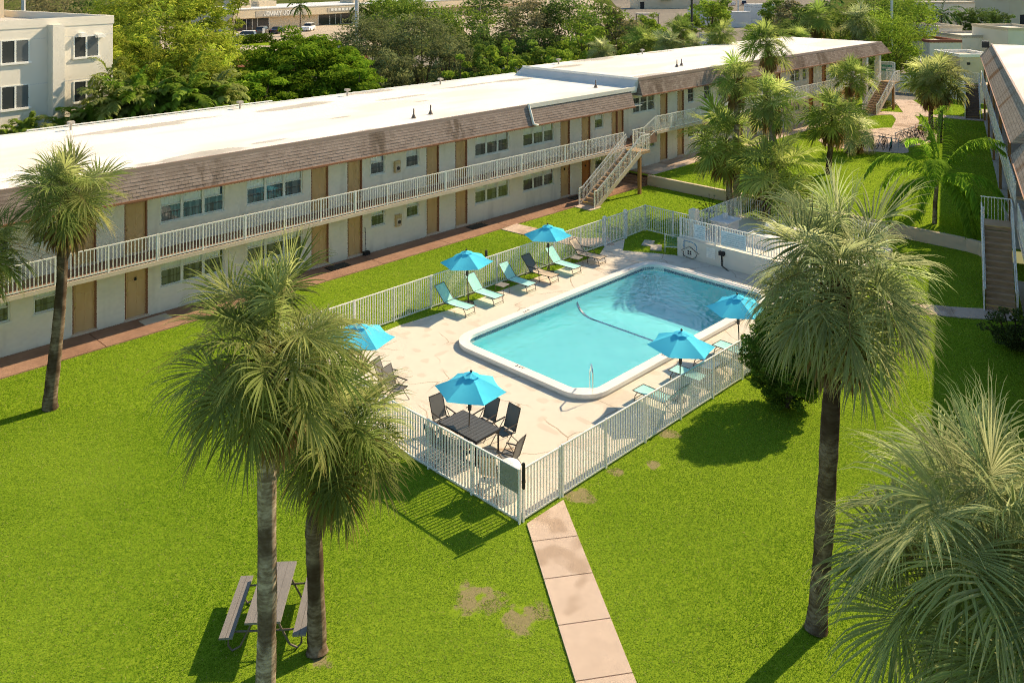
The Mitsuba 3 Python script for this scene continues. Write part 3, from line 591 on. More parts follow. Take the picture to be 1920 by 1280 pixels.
# gallery railings
RY = 33.97
r1 = fence('gallery_railing', 'long white picket railing of the upper gallery, nearest wing', 'railing', (9.5, RY), (45.0, RY), 1.04, F2 - 0.02, post=1.83, gap=0.137)
labels[put('picket_run', (lambda m: [m.box(x - 0.01, x + 0.01, RY - 0.01, RY + 0.01, F2 + 0.08, F2 + 0.98) for x in np.arange(-5.9, 9.4, 0.137)] and m)(MB()).box(-6, 9.5, RY - 0.022, RY + 0.022, F2 + 0.985, F2 + 1.02), 'white_metal', r1)] = {'kind': 'stuff'}
fence('gallery_railing', 'white picket railing of the upper gallery on the raised far wing', 'railing', (48.5, RY), (81.0, RY), 1.04, F2 + G - 0.02, post=1.83, gap=0.137)
sl2 = fence('gallery_railing', 'short sloping piece of white railing over the steps between the two gallery levels', 'railing', (46.0, RY), (47.2, RY), 1.04, F2, post=1.2, gap=0.137)
m = MB()
m.beam((47.2, RY, F2 + 1.02), (48.5, RY, F2 + G + 1.0), 0.045, 0.045).beam((47.2, RY, F2 + 0.1), (48.5, RY, F2 + G + 0.08), 0.04, 0.04)
put('sloping_rail', m, 'white_metal', sl2)
for i in range(9):
    x = 47.33 + 0.13 * i; zz = F2 + (x - 47.2) / 1.3 * (G - 0.02); put('picket', MB().box(x - 0.01, x + 0.01, RY - 0.01, RY + 0.01, zz + 0.1, zz + 1.0), 'white_metal', sl2)
gs = thing('gallery_steps', 'few terracotta steps between the lower and the raised gallery floor', 'steps')
for i in range(4): put('step', MB().box(47.2 + 0.32 * i, 48.62, 33.95, YW - 0.01, F2 - 0.1 + 0.145 * i, F2 + 0.145 * (i + 1)), 'terracotta', gs)

# open stairs
def stair(label, org, u, n, rise, run, width, z0, top_len, col=True, riser=True, mat='wood_tread', rail='white_metal', post_label=None, top_rails=True, dk=False):
    """org: foot of the flight on its inner edge, u: going up; the width runs to the right-hand side n"""
    u, n_ = np.array(u, float), np.array(n, float); ang = math.degrees(math.atan2(u[1], u[0]))
    mirror = 1 if (u[0] * n_[1] - u[1] * n_[0]) > 0 else -1
    base = T().translate([org[0], org[1], z0]).rotate([0, 0, 1], ang).scale([1, mirror, 1])
    k = thing('staircase', label, 'staircase'); N = round(rise / 0.19); dz = rise / N; dx = run / (N - 1)
    tr = ply(MB().box(-0.02, dx + 0.03, 0.06, width - 0.06, -0.06, 0).mesh(), mat); ri = ply(MB().box(0, 0.03, 0.06, width - 0.06, -dz, -0.06).mesh(), mat)
    for i in range(N - 1):
        put('tread', tr, None, k, to=base @ T().translate([dx * i, 0, dz * (i + 1)]))
        if riser: put('riser', ri, None, k, to=base @ T().translate([dx * i, 0, dz * (i + 1)]))
    if riser: put('nosing', MB().box(-0.03, 0.03, 0.07, width - 0.07, dz + 0.002, dz + 0.012).box(dx * (N - 1) - 0.04, dx * (N - 1) + 0.03, 0.07, width - 0.07, rise + 0.002, rise + 0.012), 'yellow_nosing', k, to=base)
    put('landing', MB().box(dx * (N - 1) - 0.02, run + top_len, 0.0, width, rise - 0.16, rise), mat, k, to=base)
    for s in (0.0, width):
        put('stringer', MB().beam((-0.1, s, 0.0), (run, s, rise - 0.06), 0.05, 0.26), 'slab_edge', k, to=base)
        sd = 'side_rail'; m = MB(); m.beam((-0.25, s, 1.0), (0, s, 1.0), 0.045, 0.045).beam((0, s, 1.0), (run, s, rise + 1.0), 0.045, 0.045).beam((0, s, 0.14), (run, s, rise + 0.14), 0.035, 0.035)
        m.beam((0.05, s + (0.06 if s == 0 else -0.06), 0.82), (run, s + (0.06 if s == 0 else -0.06), rise + 0.82), 0.035, 0.035)
        kk = put(sd, m, rail, k, to=base)
        c = int((run + 0.25) / 0.13)
        for i in range(c + 1):
            x = -0.25 + (run + 0.25) * i / c; zz = max(0, x / run * rise); big = i % 9 == 0
            w_ = 0.025 if big else 0.009
            put(sd + '__picket', MB().box(x - w_, x + w_, s - w_, s + w_, zz + (-0.1 if big else 0.13), zz + 0.99), rail, k, to=base)
    if col: put('column', MB().box(run - 0.05, run + 0.13, width - 0.22, width - 0.04, 0, rise - 0.16), 'wood_post', k, to=base)
    if top_rails:
        c = int(top_len / 0.13); m = MB().box(run, run + top_len, width - 0.022, width + 0.022, rise + 0.97, rise + 1.01)
        kk = put('landing_rail', m, rail, k, to=base)
        for i in range(c + 1):
            x = run + top_len * i / c; put('landing_rail__picket', MB().box(x - 0.01, x + 0.01, width - 0.01, width + 0.01, rise, rise + 0.98), rail, k, to=base)
        m = MB().box(run + top_len - 0.022, run + top_len + 0.022, 0, width - 0.03, rise + 0.97, rise + 1.01)
        put('landing_rail', m, rail, k, to=base); c = int(width / 0.13)
        for i in range(c): put('landing_rail__picket', MB().box(run + top_len - 0.01, run + top_len + 0.01, width * i / c + 0.02, width * i / c + 0.04, rise, rise + 0.98), rail, k, to=base)
    return k
stair('open staircase with white railings climbing to the upper gallery of the long building', (40.5, 33.62), (1, 0), (0, -1), F2, 4.3, 1.15, 0.0, 0.95)
stair('open staircase with white railings at the far end of the long building', (81.2, 33.75), (1, 0), (0, -1), F2, 4.0, 1.3, TZ, 1.3)
one('stair_pad', MB().box(39.7, 40.7, 32.3, 33.55, -0.05, 0.045), 'path_pink', 'pink concrete pad at the foot of the nearer white staircase', 'slab')

# ---------------------------------------------------------------- building on the right, shaded side towards the lawn
R = thing('right_building', 'two storey building at the right edge with a wide brown shingle mansard and white roof', 'building')
def rb(name, boxes, mat, parent=R):
    m = MB()
    for bx in boxes: m.box(*bx, fn=RB)
    return put(name, m, mat, parent)
for (a0, a1, dz, tag) in ((17.5, 48.2, 0.0, ''), (48.2, 95.0, TZ, 'far_')):
    rb(tag + 'wall', [(a0, a1, 4.0, 4.2, -0.1, 5.3 + dz), (a0, a0 + 0.2, 4.2, 14, -0.1, 5.9 + dz), (a1 - 0.2, a1, 4.2, 14, -0.1, 5.9 + dz), (a0, a1, 14, 14.2, -0.1, 5.9 + dz)], 'wall_brown')
    rb('gallery_slab', [(a0, a1, 2.6, 3.998, 2.44 + dz, 2.6 + dz)], 'slab_edge')
    rb('soffit', [(a0, a1, 2.62, 4.0, 5.1 + dz, 5.16 + dz)], 'wall_brown')
    rb('roof', [(a0, a1, 3.57, 14.4, 5.9 + dz, 6.22 + dz)], 'roof_white')
    rb('roof__edge', [(a0, a1, 3.46, 3.58, 6.12 + dz, 6.28 + dz)], 'edge_brown')
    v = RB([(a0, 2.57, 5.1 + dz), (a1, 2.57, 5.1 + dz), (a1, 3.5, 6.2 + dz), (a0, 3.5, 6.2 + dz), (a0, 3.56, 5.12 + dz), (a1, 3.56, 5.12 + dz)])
    put('mansard', MB().add(v, [[0, 1, 2, 3]]).add(v, [[0, 3, 4], [1, 5, 2]]), 'shingle_lit_tone', R)
    rb('eave_trim', [(a0, a1, 2.53, 2.58, 5.06 + dz, 5.12 + dz)], 'brown_trim')
    for i in range(int((a1 - a0) / 7.2)):
        a = a0 + 1.5 + 7.2 * i
        d = rb('door', [(a, a + 0.9, 3.95, 3.999, dz + 0.1, dz + 2.1)], 'door_rust'); rb('door', [(a, a + 0.9, 3.95, 3.999, dz + 2.7, dz + 4.7)], 'door_rust')
        for zz in (1.0, 3.6):
            w_ = rb('window', [(a + 2.2, a + 4.8, 3.96, 3.999, dz + zz, dz + zz + 1.1)], 'screen_dark')
            rb(w_.split('__')[1] + '__frame', [(a + 2.15, a + 4.85, 3.94, 3.998, dz + zz - 0.05, dz + zz), (a + 2.15, a + 4.85, 3.94, 3.998, dz + zz + 1.1, dz + zz + 1.15), (a + 3.05, a + 3.12, 3.945, 3.99, dz + zz, dz + zz + 1.1), (a + 3.9, a + 3.97, 3.945, 3.99, dz + zz, dz + zz + 1.1)], 'window_white')
    for i in range(int((a1 - a0) / 9)):
        rb('column', [(a0 + 4 + 9 * i, a0 + 4.15 + 9 * i, 2.66, 2.81, -0.1, 5.1 + dz)], 'wood_post')
rb('roof_screen', [(94.4, 95.2, 2.7, 3.3, 5.9 + TZ, 6.5 + TZ)], 'dark_metal')
fence('right_railing', 'pale picket railing of the shaded gallery on the right, beyond the stairs', 'railing', rp(46.2, 2.66), rp(94.5, 2.66), 1.15, 2.58 + TZ, post=2.0, gap=0.13, pick=0.04)
fence('right_railing', 'pale railing of the shaded gallery at the right edge, before the stairs', 'railing', rp(18, 2.66), rp(44.4, 2.66), 1.15, 2.58, post=2.0, gap=0.13, pick=0.04)
stair('brown staircase with tall grey-white rails at the right edge of the lawn', rp(41.2, 1.25), U2, N2, F2, 3.3, 1.2, 0.0, 1.2, col=False)
stair('brown open-riser staircase at the far end of the right building', rp(88.7, 1.2), U2, N2, F2, 3.2, 1.2, TZ, 1.4, col=False, mat='wall_brown')

# ---------------------------------------------------------------- pool furniture
DZ = 0.03
def umbrella(x, y, label, apex=2.17, R_=1.12, rot=0, base=True, zb=DZ, tilt=0):
    k = thing('parasol', label, 'parasol', 'turquoise parasols round the pool')
    to = T().translate([x, y, zb]).rotate([0, 0, 1], rot).rotate([1, 0, 0], 1.6 * math.sin(x * 3.7)).rotate([0, 1, 0], 1.8 * math.sin(x * 5.1 + y))
    n = 6; rim = apex - 0.42
    for i in range(n):
        a0, a1 = 2 * math.pi * i / n, 2 * math.pi * (i + 1) / n; rows = []
        for s in np.linspace(0.11, 1, 7):
            row = []
            for t in np.linspace(0, 1, 7):
                e0 = np.array([math.cos(a0), math.sin(a0)]) * R_ * s; e1 = np.array([math.cos(a1), math.sin(a1)]) * R_ * s
                q = e0 * (1 - t) + e1 * t; sag = 4 * t * (1 - t); q = q * (1 - 0.055 * sag * s * s)
                row.append((q[0], q[1], apex - 0.42 * s ** 1.12 - 0.035 * sag * s + 0.0))
            rows.append(row)
        put('canopy_panel', MB().quadstrip(rows), 'canopy_cloth', k, smooth=True, to=to)
        rb_ = MB().tube([(0.03 * math.cos(a0), 0.03 * math.sin(a0), apex - 0.05), (R_ * 0.98 * math.cos(a0), R_ * 0.98 * math.sin(a0), rim - 0.01)], 0.009, 4)
        rb_.tube([(0.03 * math.cos(a0), 0.03 * math.sin(a0), apex - 0.62), (R_ * 0.5 * math.cos(a0), R_ * 0.5 * math.sin(a0), apex - 0.22)], 0.008, 4)
        put('rib', rb_, 'dark_metal', k, to=to)
    vm = MB(); rows = []
    for s in (0.02, 0.5, 1.0): rows.append([(0.27 * s * math.cos(a) * (1 - 0.12 * (j % 2)), 0.27 * s * math.sin(a) * (1 - 0.12 * (j % 2)), apex + 0.055 - 0.10 * s + 0.03 * (j % 2) * s) for j, a in enumerate(np.linspace(0, 2 * math.pi, 13))])
    put('vent_cap', vm.quadstrip(rows), 'canopy_cloth', k, to=to)
    put('pole', MB().tube([(0, 0, 0), (0, 0, apex + 0.04)], 0.021, 8), 'bronze_metal', k, to=to, smooth=40)
    put('finial', trimesh.creation.icosphere(1, 0.04).apply_translation([0, 0, apex + 0.09]), 'dark_metal', k, to=to, smooth=True)
    put('crank', MB().box(-0.035, 0.035, -0.04, 0.04, 1.16, 1.36).beam((0, 0.04, 1.24), (0, 0.13, 1.2), 0.02, 0.02), 'dark_metal', k, to=to)
    if base: put('base', MB().tm(trimesh.creation.cylinder(0.23, 0.06).apply_translation([0, 0, 0.03])).tube([(0, 0, 0.05), (0, 0, 0.35)], 0.035), 'dark_metal', k, to=to)
    return k
umbrella(25.15, 27.0, 'turquoise parasol standing behind the second aqua lounger at the back fence', rot=12)
umbrella(30.25, 27.05, 'turquoise parasol behind the loungers nearest to the back gate', rot=2)
umbrella(17.5, 24.05, 'turquoise parasol half hidden by the palm crown on the left of the deck', rot=20)
umbrella(17.5, 18.8, 'turquoise parasol through the dark dining table by the near fence', apex=2.2, R_=1.06, rot=8, base=False)
umbrella(24.3, 16.1, 'turquoise parasol among the loungers along the right hand fence', rot=14)
umbrella(28.55, 16.35, 'turquoise parasol half hidden by the big palm crown, right of the pool', rot=0)

def lounger(x, y, deg, label, kind, back=48):
    """x, y: middle of the foot end; local +x points to the head"""
    dark = kind != 'aqua'; seat = {'aqua': 'sling_aqua', 'dark': 'sling_tan', 'tan': 'sling_tan'}[kind]; bk = {'aqua': 'sling_aqua', 'dark': 'sling_grey', 'tan': 'sling_tan'}[kind]
    fr = 'dark_metal' if dark else 'bronze_metal'
    k = thing('sun_lounger', label, 'sun lounger', 'sun loungers round the pool')
    to = spun(x, y, DZ, deg); c, s = math.cos(math.radians(back)), math.sin(math.radians(back))
    h = 0.34; L1 = 1.22; Lb = 0.78; w = 0.29
    rows = [[(t * L1, yy, h - 0.045 * math.sin(math.pi * t) * (1 - (yy / w) ** 2)) for yy in np.linspace(-w, w, 5)] for t in np.linspace(0, 1, 8)]
    put('seat', MB().quadstrip(rows), seat, k, smooth=True, to=to)
    rows = [[(L1 + t * Lb * c, yy, h + t * Lb * s - 0.02 * math.sin(math.pi * t) * (1 - (yy / w) ** 2)) for yy in np.linspace(-w, w, 5)] for t in np.linspace(0, 1, 6)]
    put('backrest', MB().quadstrip(rows), bk, k, smooth=True, to=to)
    m = MB()
    for sy in (-1, 1):
        m.tube([(0.0, sy * w, h), (L1, sy * w, h), (L1 + Lb * c, sy * w, h + Lb * s)], 0.016, 6)
    m.tube([(0, -w, h), (0, w, h)], 0.016, 6).tube([(L1 + Lb * c, -w, h + Lb * s), (L1 + Lb * c, w, h + Lb * s)], 0.016, 6).tube([(L1, -w, h), (L1, w, h)], 0.014, 6)
    put('frame', m, fr, k, to=to, smooth=40)
    for sy in (-1, 1):
        put('leg', MB().tube([(0.20, sy * w, h), (0.10, sy * (w + 0.0), 0.2), (0.06, sy * w, 0.0)], 0.015, 6), fr, k, to=to, smooth=40)
        put('leg', MB().tube([(L1 - 0.1, sy * w, h), (L1 + 0.28, sy * w, 0.2), (L1 + 0.33, sy * w, 0.0)], 0.015, 6), fr, k, to=to, smooth=40)
        if dark: put('armrest', MB().tube([(L1 - 0.55, sy * (w + 0.03), 0.0), (L1 - 0.5, sy * (w + 0.03), 0.5), (L1 - 0.42, sy * (w + 0.03), 0.56), (L1 + 0.1, sy * (w + 0.03), 0.56), (L1 + 0.2, sy * w, h + 0.22)], 0.018, 6), fr, k, to=to, smooth=40)
    put('stretcher', MB().tube([(0.07, -w, 0.09), (0.07, w, 0.09)], 0.012, 6).tube([(L1 + 0.3, -w, 0.12), (L1 + 0.3, w, 0.12)], 0.012, 6), fr, k, to=to)
    return k
for (x, deg, lab, kind) in [(24.35, 97, 'aqua sling lounger half in parasol shade, first from the left in the back row', 'aqua'), (25.95, 93, 'aqua sling lounger left of the small side table, second in the back row', 'aqua'),
                            (27.95, 92, 'aqua sling lounger right of the small side table, third in the back row', 'aqua'), (29.45, 94, 'dark framed lounger with grey back and tan seat between two aqua ones', 'dark'),
                            (31.0, 92, 'aqua sling lounger next to the tan one, by the second parasol', 'aqua'), (32.85, 98, 'dark framed lounger with tan slings at the right end of the back row', 'tan')]:
    lounger(x, 25.95, deg, lab, kind)
for (x, deg, lab, kind) in [(23.5, -90, 'aqua lounger nearest to the gate in the row along the right fence', 'aqua'), (25.5, -88, 'aqua lounger just right of the parasol pole along the right fence', 'aqua'),
                            (27.0, -92, 'dark framed lounger in parasol shade along the right fence', 'dark'), (28.3, -90, 'aqua lounger beside the conical shrub at the right fence', 'aqua')]:
    lounger(x, 17.15, deg, lab, kind)
def side_table(x, y, label, s=0.45, h=0.42, mat='sling_grey'):
    k = thing('side_table', label, 'table', 'small side tables'); to = spun(x, y, DZ, 10)
    put('top', MB().box(-s / 2, s / 2, -s / 2, s / 2, h - 0.02, h), mat, k, to=to)
    for sx in (-1, 1):
        for sy in (-1, 1): put('leg', MB().tube([(sx * s * 0.45, sy * s * 0.45, h - 0.02), (sx * s * 0.48, sy * s * 0.48, 0)], 0.012, 6), 'bronze_metal', k, to=to)
side_table(26.9, 26.75, 'small grey side table between the second and third aqua loungers', mat='picnic_grey')
side_table(31.85, 26.75, 'small side table beside the tan lounger near the back gate', mat='picnic_grey')
side_table(26.35, 16.25, 'white slatted side table seen through the right hand fence', 0.6, 0.45, 'white_metal')

def chair(x, y, deg, label, back='sling_grey', seat='sling_grey'):
    """faces local +x"""
    k = thing('patio_chair', label, 'chair', 'sling patio chairs on the deck'); to = spun(x, y, DZ, deg); w = 0.25
    put('seat', MB().quadstrip([[(0.24 - t * 0.46, yy, 0.43 - 0.05 * t - 0.02 * (1 - (yy / w) ** 2)) for yy in np.linspace(-w, w, 4)] for t in np.linspace(0, 1, 4)]), 'sling_blue_grey' if seat == 'blue' else seat, k, smooth=True, to=to)
    put('backrest', MB().quadstrip([[(-0.22 - t * 0.20, yy, 0.40 + t * 0.62 + 0.0) for yy in np.linspace(-w, w, 4)] for t in np.linspace(0, 1, 4)]), back, k, smooth=True, to=to)
    m = MB()
    for sy in (-1, 1): m.tube([(0.25, sy * w, 0.43), (-0.22, sy * w, 0.39), (-0.43, sy * w, 1.03)], 0.015, 6)
    m.tube([(-0.43, -w, 1.03), (-0.43, w, 1.03)], 0.015, 6).tube([(0.25, -w, 0.43), (0.25, w, 0.43)], 0.014, 6)
    put('frame', m, 'dark_metal', k, to=to, smooth=40)
    for sy in (-1, 1):
        s = sy * (w + 0.02)
        put('leg', MB().tube([(-0.40, s, 0.0), (0.18, s, 0.62)], 0.013, 6), 'dark_metal', k, to=to, smooth=40)
        put('leg', MB().tube([(0.30, s, 0.0), (-0.26, s, 0.60)], 0.013, 6), 'dark_metal', k, to=to, smooth=40)
        put('armrest', MB().tube([(0.22, s, 0.61), (-0.28, s, 0.64)], 0.02, 6), 'dark_metal', k, to=to, smooth=40)
    return k
chair(17.62, 19.98, -94, 'grey sling chair at the far left end of the dining table')
chair(18.38, 19.05, 182, 'grey sling chair on the pool side of the dining table, left one')
chair(18.42, 18.25, 176, 'grey sling chair on the pool side of the dining table, right one')
chair(17.55, 17.22, 104, 'grey sling chair at the right end of the dining table, turned away from the gate')
chair(16.72, 18.35, 4, 'dark sling chair on the fence side of the dining table, right one')
chair(16.70, 19.1, -3, 'dark sling chair on the fence side of the dining table, left one')
chair(16.72, 17.05, 28, 'sling chair with tan back against the near fence, beside the white bin', back='sling_tan', seat='sling_tan')
chair(18.1, 23.3, -60, 'grey sling chair left of the near pool edge, beside the palm fronds')
chair(17.9, 22.6, -75, 'grey sling chair behind the palm crown, nearer the dining table')
t = thing('dining_table', 'dark slatted rectangular dining table under the near parasol', 'table'); to = spun(17.55, 18.8, DZ, 1)
for i in range(11): put('slat', MB().box(-0.48, 0.48, -0.77 + 0.1405 * i, -0.77 + 0.1405 * i + 0.125, 0.70, 0.718), 'table_dark', t, to=to)
put('frame', MB().box(-0.5, -0.481, -0.78, 0.78, 0.665, 0.712).box(0.481, 0.5, -0.78, 0.78, 0.665, 0.712).box(-0.481, 0.481, -0.80, -0.781, 0.665, 0.712).box(-0.481, 0.481, 0.777, 0.795, 0.665, 0.712), 'black', t, to=to)
for sx in (-1, 1):
    for sy in (-1, 1): put('leg', MB().box(sx * 0.45 - 0.02, sx * 0.45 + 0.02, sy * 0.73 - 0.02, sy * 0.73 + 0.02, 0, 0.665), 'black', t, to=to)
m = MB().tm(trimesh.creation.revolve([[0.0, 0], [0.24, 0], [0.29, 0.82], [0.30, 0.84], [0.27, 0.90], [0.15, 0.97], [0.0, 0.99]], sections=24))
one('rubbish_bin', m, 'white_metal', 'round white rubbish bin with domed lid just inside the gate', 'bin', smooth=40, to=shift(16.72, 16.35, DZ))
# hammock net chair in the back corner
hn = thing('net_chair', 'pale green net lounge chair on the grass in the corner behind the pool', 'chair'); to = spun(37.1, 24.75, 0, 35); m = MB()
for i in range(11):
    y = -0.5 + 0.1 * i; m.tube([(-0.8, y, 0.42), (-0.3, y, 0.22), (0.3, y, 0.25), (0.75, y, 0.55)], 0.008, 3)
for i in range(13):
    t_ = i / 12; x = -0.8 + 1.55 * t_; m.tube([(x, -0.5, 0.42 - 0.55 * t_ * (1 - t_) + 0.13 * t_ ** 3), (x, 0.5, 0.42 - 0.55 * t_ * (1 - t_) + 0.13 * t_ ** 3)], 0.008, 3)
put('net', m, 'bike_teal', hn, to=to)
put('frame', MB().tube([(-0.8, -0.55, 0.42), (-0.8, 0.55, 0.42)], 0.02).tube([(0.75, -0.55, 0.55), (0.75, 0.55, 0.55)], 0.02).tube([(-0.8, -0.55, 0.42), (-0.4, -0.55, 0)], 0.02).tube([(-0.8, 0.55, 0.42), (-0.4, 0.55, 0)], 0.02).tube([(0.75, -0.55, 0.55), (0.4, -0.55, 0)], 0.02).tube([(0.75, 0.55, 0.55), (0.4, 0.55, 0)], 0.02), 'railing_grey', hn, to=to)
rf = MB(); rf.tm(trimesh.creation.cylinder(0.06, 0.26).apply_translation([0, 0, 1.42])).tube([(0, 0, 0), (0, 0, 1.3)], 0.02)
one('garden_torch', rf, 'dark_metal', 'dark garden torch on a thin pole behind the back fence', 'torch', to=shift(27.2, 28.05, 0))

# picnic table on the near lawn
p = thing('picnic_table', 'grey plank picnic table with two benches between the near palm trunks', 'table'); to = spun(9.96, 16.83, 0, 47.7)
for i in range(4): put('top_plank', MB().box(-0.92, 0.92, -0.36 + 0.181 * i, -0.36 + 0.181 * i + 0.176, 0.70, 0.742), 'picnic_grey', p, to=to)
for sy in (-1, 1):
    put('bench_plank', MB().box(-0.92, 0.92, min(sy * 0.60, sy * 0.735), max(sy * 0.60, sy * 0.735), 0.42, 0.46), 'picnic_grey', p, to=to)
    put('bench_plank', MB().box(-0.92, 0.92, min(sy * 0.742, sy * 0.87), max(sy * 0.742, sy * 0.87), 0.42, 0.46), 'picnic_grey', p, to=to)
for sx in (-0.68, 0.68):
    put('leg', MB().tube([(sx, -0.74, 0.42), (sx, -0.74, 0.12), (sx, -0.66, 0.02), (sx, -0.5, 0.10), (sx, -0.2, 0.69)], 0.022, 6).tube([(sx, 0.74, 0.42), (sx, 0.74, 0.12), (sx, 0.66, 0.02), (sx, 0.5, 0.10), (sx, 0.2, 0.69)], 0.022, 6).tube([(sx, -0.74, 0.40), (sx, 0.74, 0.40)], 0.02, 6), 'bronze_metal', p, to=to, smooth=40)
put('hole_cap', trimesh.creation.cylinder(0.025, 0.006).apply_translation([0, 0.05, 0.745]), 'black', p, to=to)

# door mats and small things by the doors
for (x, y, d_, lab) in [(15.35, 34.7, 0, 'pale door mat below the left ground floor door behind the big palm'), (33.0, 34.75, 0, 'black door mat at the ground floor door in the middle of the building'), (41.4, 34.75, 0, 'black door mat left of the white staircase'), (24.0, 34.7, 0, 'dark door mat at the door hidden by the palm crown')]:
    one('door_mat', MB().box(-0.55, 0.55, -0.3, 0.3, 0, 0.025), 'black' if 'pale' not in lab else 'concrete_grey', lab, 'mat', to=shift(x, y, 0.032))
one('broom', MB().tube([(25.98, 35.2, 0.1), (25.98, 35.28, 1.35)], 0.015).box(25.82, 26.14, 35.08, 35.28, 0.03, 0.2), 'black', 'dark broom leaning beside a ground floor door', 'broom')
for x in (12.9, 14.8):
    one('lawn_sprinkler', MB().tube([(x, 35.15, F2 + 0.02), (x, 35.15, F2 + 0.62)], 0.05).box(x - 0.3, x + 0.3, 35.0, 35.25, F2 + 0.34, F2 + 0.4).box(x - 0.3, x + 0.3, 35.0, 35.25, F2 + 0.12, F2 + 0.18), 'dark_metal', 'dark shoe rack outside the %s upstairs door' % ('first' if x < 13 else 'second'), 'rack') if False else None

# ---------------------------------------------------------------- bicycles on the far plaza
def wheel_mesh(cx, r=0.33):
    m = MB(); a = np.linspace(0, 2 * math.pi, 19); m.tube([(cx + r * math.cos(t), 0, r + 0.01 + r * math.sin(t)) for t in a], 0.022, 4, cap=False)
    for t in a[:-1:2]: m.beam((cx, 0, r + 0.01), (cx + r * math.cos(t), 0, r + 0.01 + r * math.sin(t)), 0.006, 0.006)
    return m
WH = [ply(wheel_mesh(c).mesh(), 'rubber') for c in (-0.52, 0.52)]
fm = MB()
for a, b in (((-0.52, 0, 0.34), (-0.12, 0, 0.30)), ((-0.12, 0, 0.30), (-0.22, 0, 0.86)), ((-0.52, 0, 0.34), (-0.19, 0, 0.70)), ((-0.12, 0, 0.30), (0.36, 0, 0.72)), ((-0.19, 0, 0.70), (0.34, 0, 0.82)), ((0.52, 0, 0.34), (0.32, 0, 0.95))): fm.tube([a, b], 0.019, 5)
BF = {c: ply(fm.mesh(), c) for c in ('black', 'bike_blue', 'bike_teal', 'bike_red', 'bike_silver')}
BH = ply(MB().tube([(0.24, -0.31, 1.04), (0.32, -0.15, 0.99), (0.32, 0.15, 0.99), (0.24, 0.31, 1.04)], 0.014, 5).mesh(), 'black')
BS = ply(MB().box(-0.36, -0.10, -0.06, 0.06, 0.88, 0.93).mesh(), 'black')
bikes = []
for i in range(11): bikes.append((66.3 + 0.12 * math.sin(i * 1.7), 29.9 - 0.44 * i, 8 + 9 * math.sin(i * 2.1), 4 * math.sin(i * 3.3)))
for i in range(11): bikes.append((69.1 + 0.74 * i, 25.55 + 0.2 * math.sin(i * 2.9), 66 + 14 * math.sin(i * 1.3), 7 * math.sin(i * 2.3)))
cols = ['black', 'bike_silver', 'black', 'bike_red', 'black', 'bike_silver', 'black', 'black', 'bike_silver', 'black', 'bike_teal', 'bike_blue', 'black', 'black', 'bike_silver', 'black', 'bike_red', 'black', 'bike_silver', 'black', 'black', 'black']
words = {'black': 'black', 'bike_blue': 'blue', 'bike_teal': 'teal', 'bike_red': 'red', 'bike_silver': 'silver grey'}
for i, ((x, y, dg, ln), c) in enumerate(zip(bikes, cols)):
    row = 'in the left row' if i < 11 else 'in the right row'; nth = ('first', 'second', 'third', 'fourth', 'fifth', 'sixth', 'seventh', 'eighth', 'ninth', 'tenth', 'last')[i % 11]
    k = thing('bicycle', f'{words[c]} bicycle, {nth} from left {row} of the plaza', 'bicycle', 'bicycles parked on the far plaza')
    to = spun(x, y, TZ + 0.03, dg) @ T().rotate([1, 0, 0], ln)
    put('wheel', WH[0], None, k, to=to); put('wheel', WH[1], None, k, to=to); put('frame', BF[c], None, k, to=to); put('handlebar', BH, None, k, to=to); put('saddle', BS, None, k, to=to)
one('bike_rack', MB().tube([(66.9, 29.9, TZ + 0.75), (66.9, 25.2, TZ + 0.75)], 0.03).tube([(66.9, 29.9, TZ), (66.9, 29.9, TZ + 0.75)], 0.03).tube([(66.9, 25.2, TZ), (66.9, 25.2, TZ + 0.75)], 0.03), 'bike_silver', 'grey tube bike rack along the left row of bicycles', 'rack')
one('bike_rack', MB().tube([(69.2, 26.3, TZ + 0.75), (77.2, 26.2, TZ + 0.75)], 0.03).tube([(69.2, 26.3, TZ), (69.2, 26.3, TZ + 0.75)], 0.03).tube([(77.2, 26.2, TZ), (77.2, 26.2, TZ + 0.75)], 0.03), 'bike_silver', 'grey tube bike rack along the right row of bicycles', 'rack')

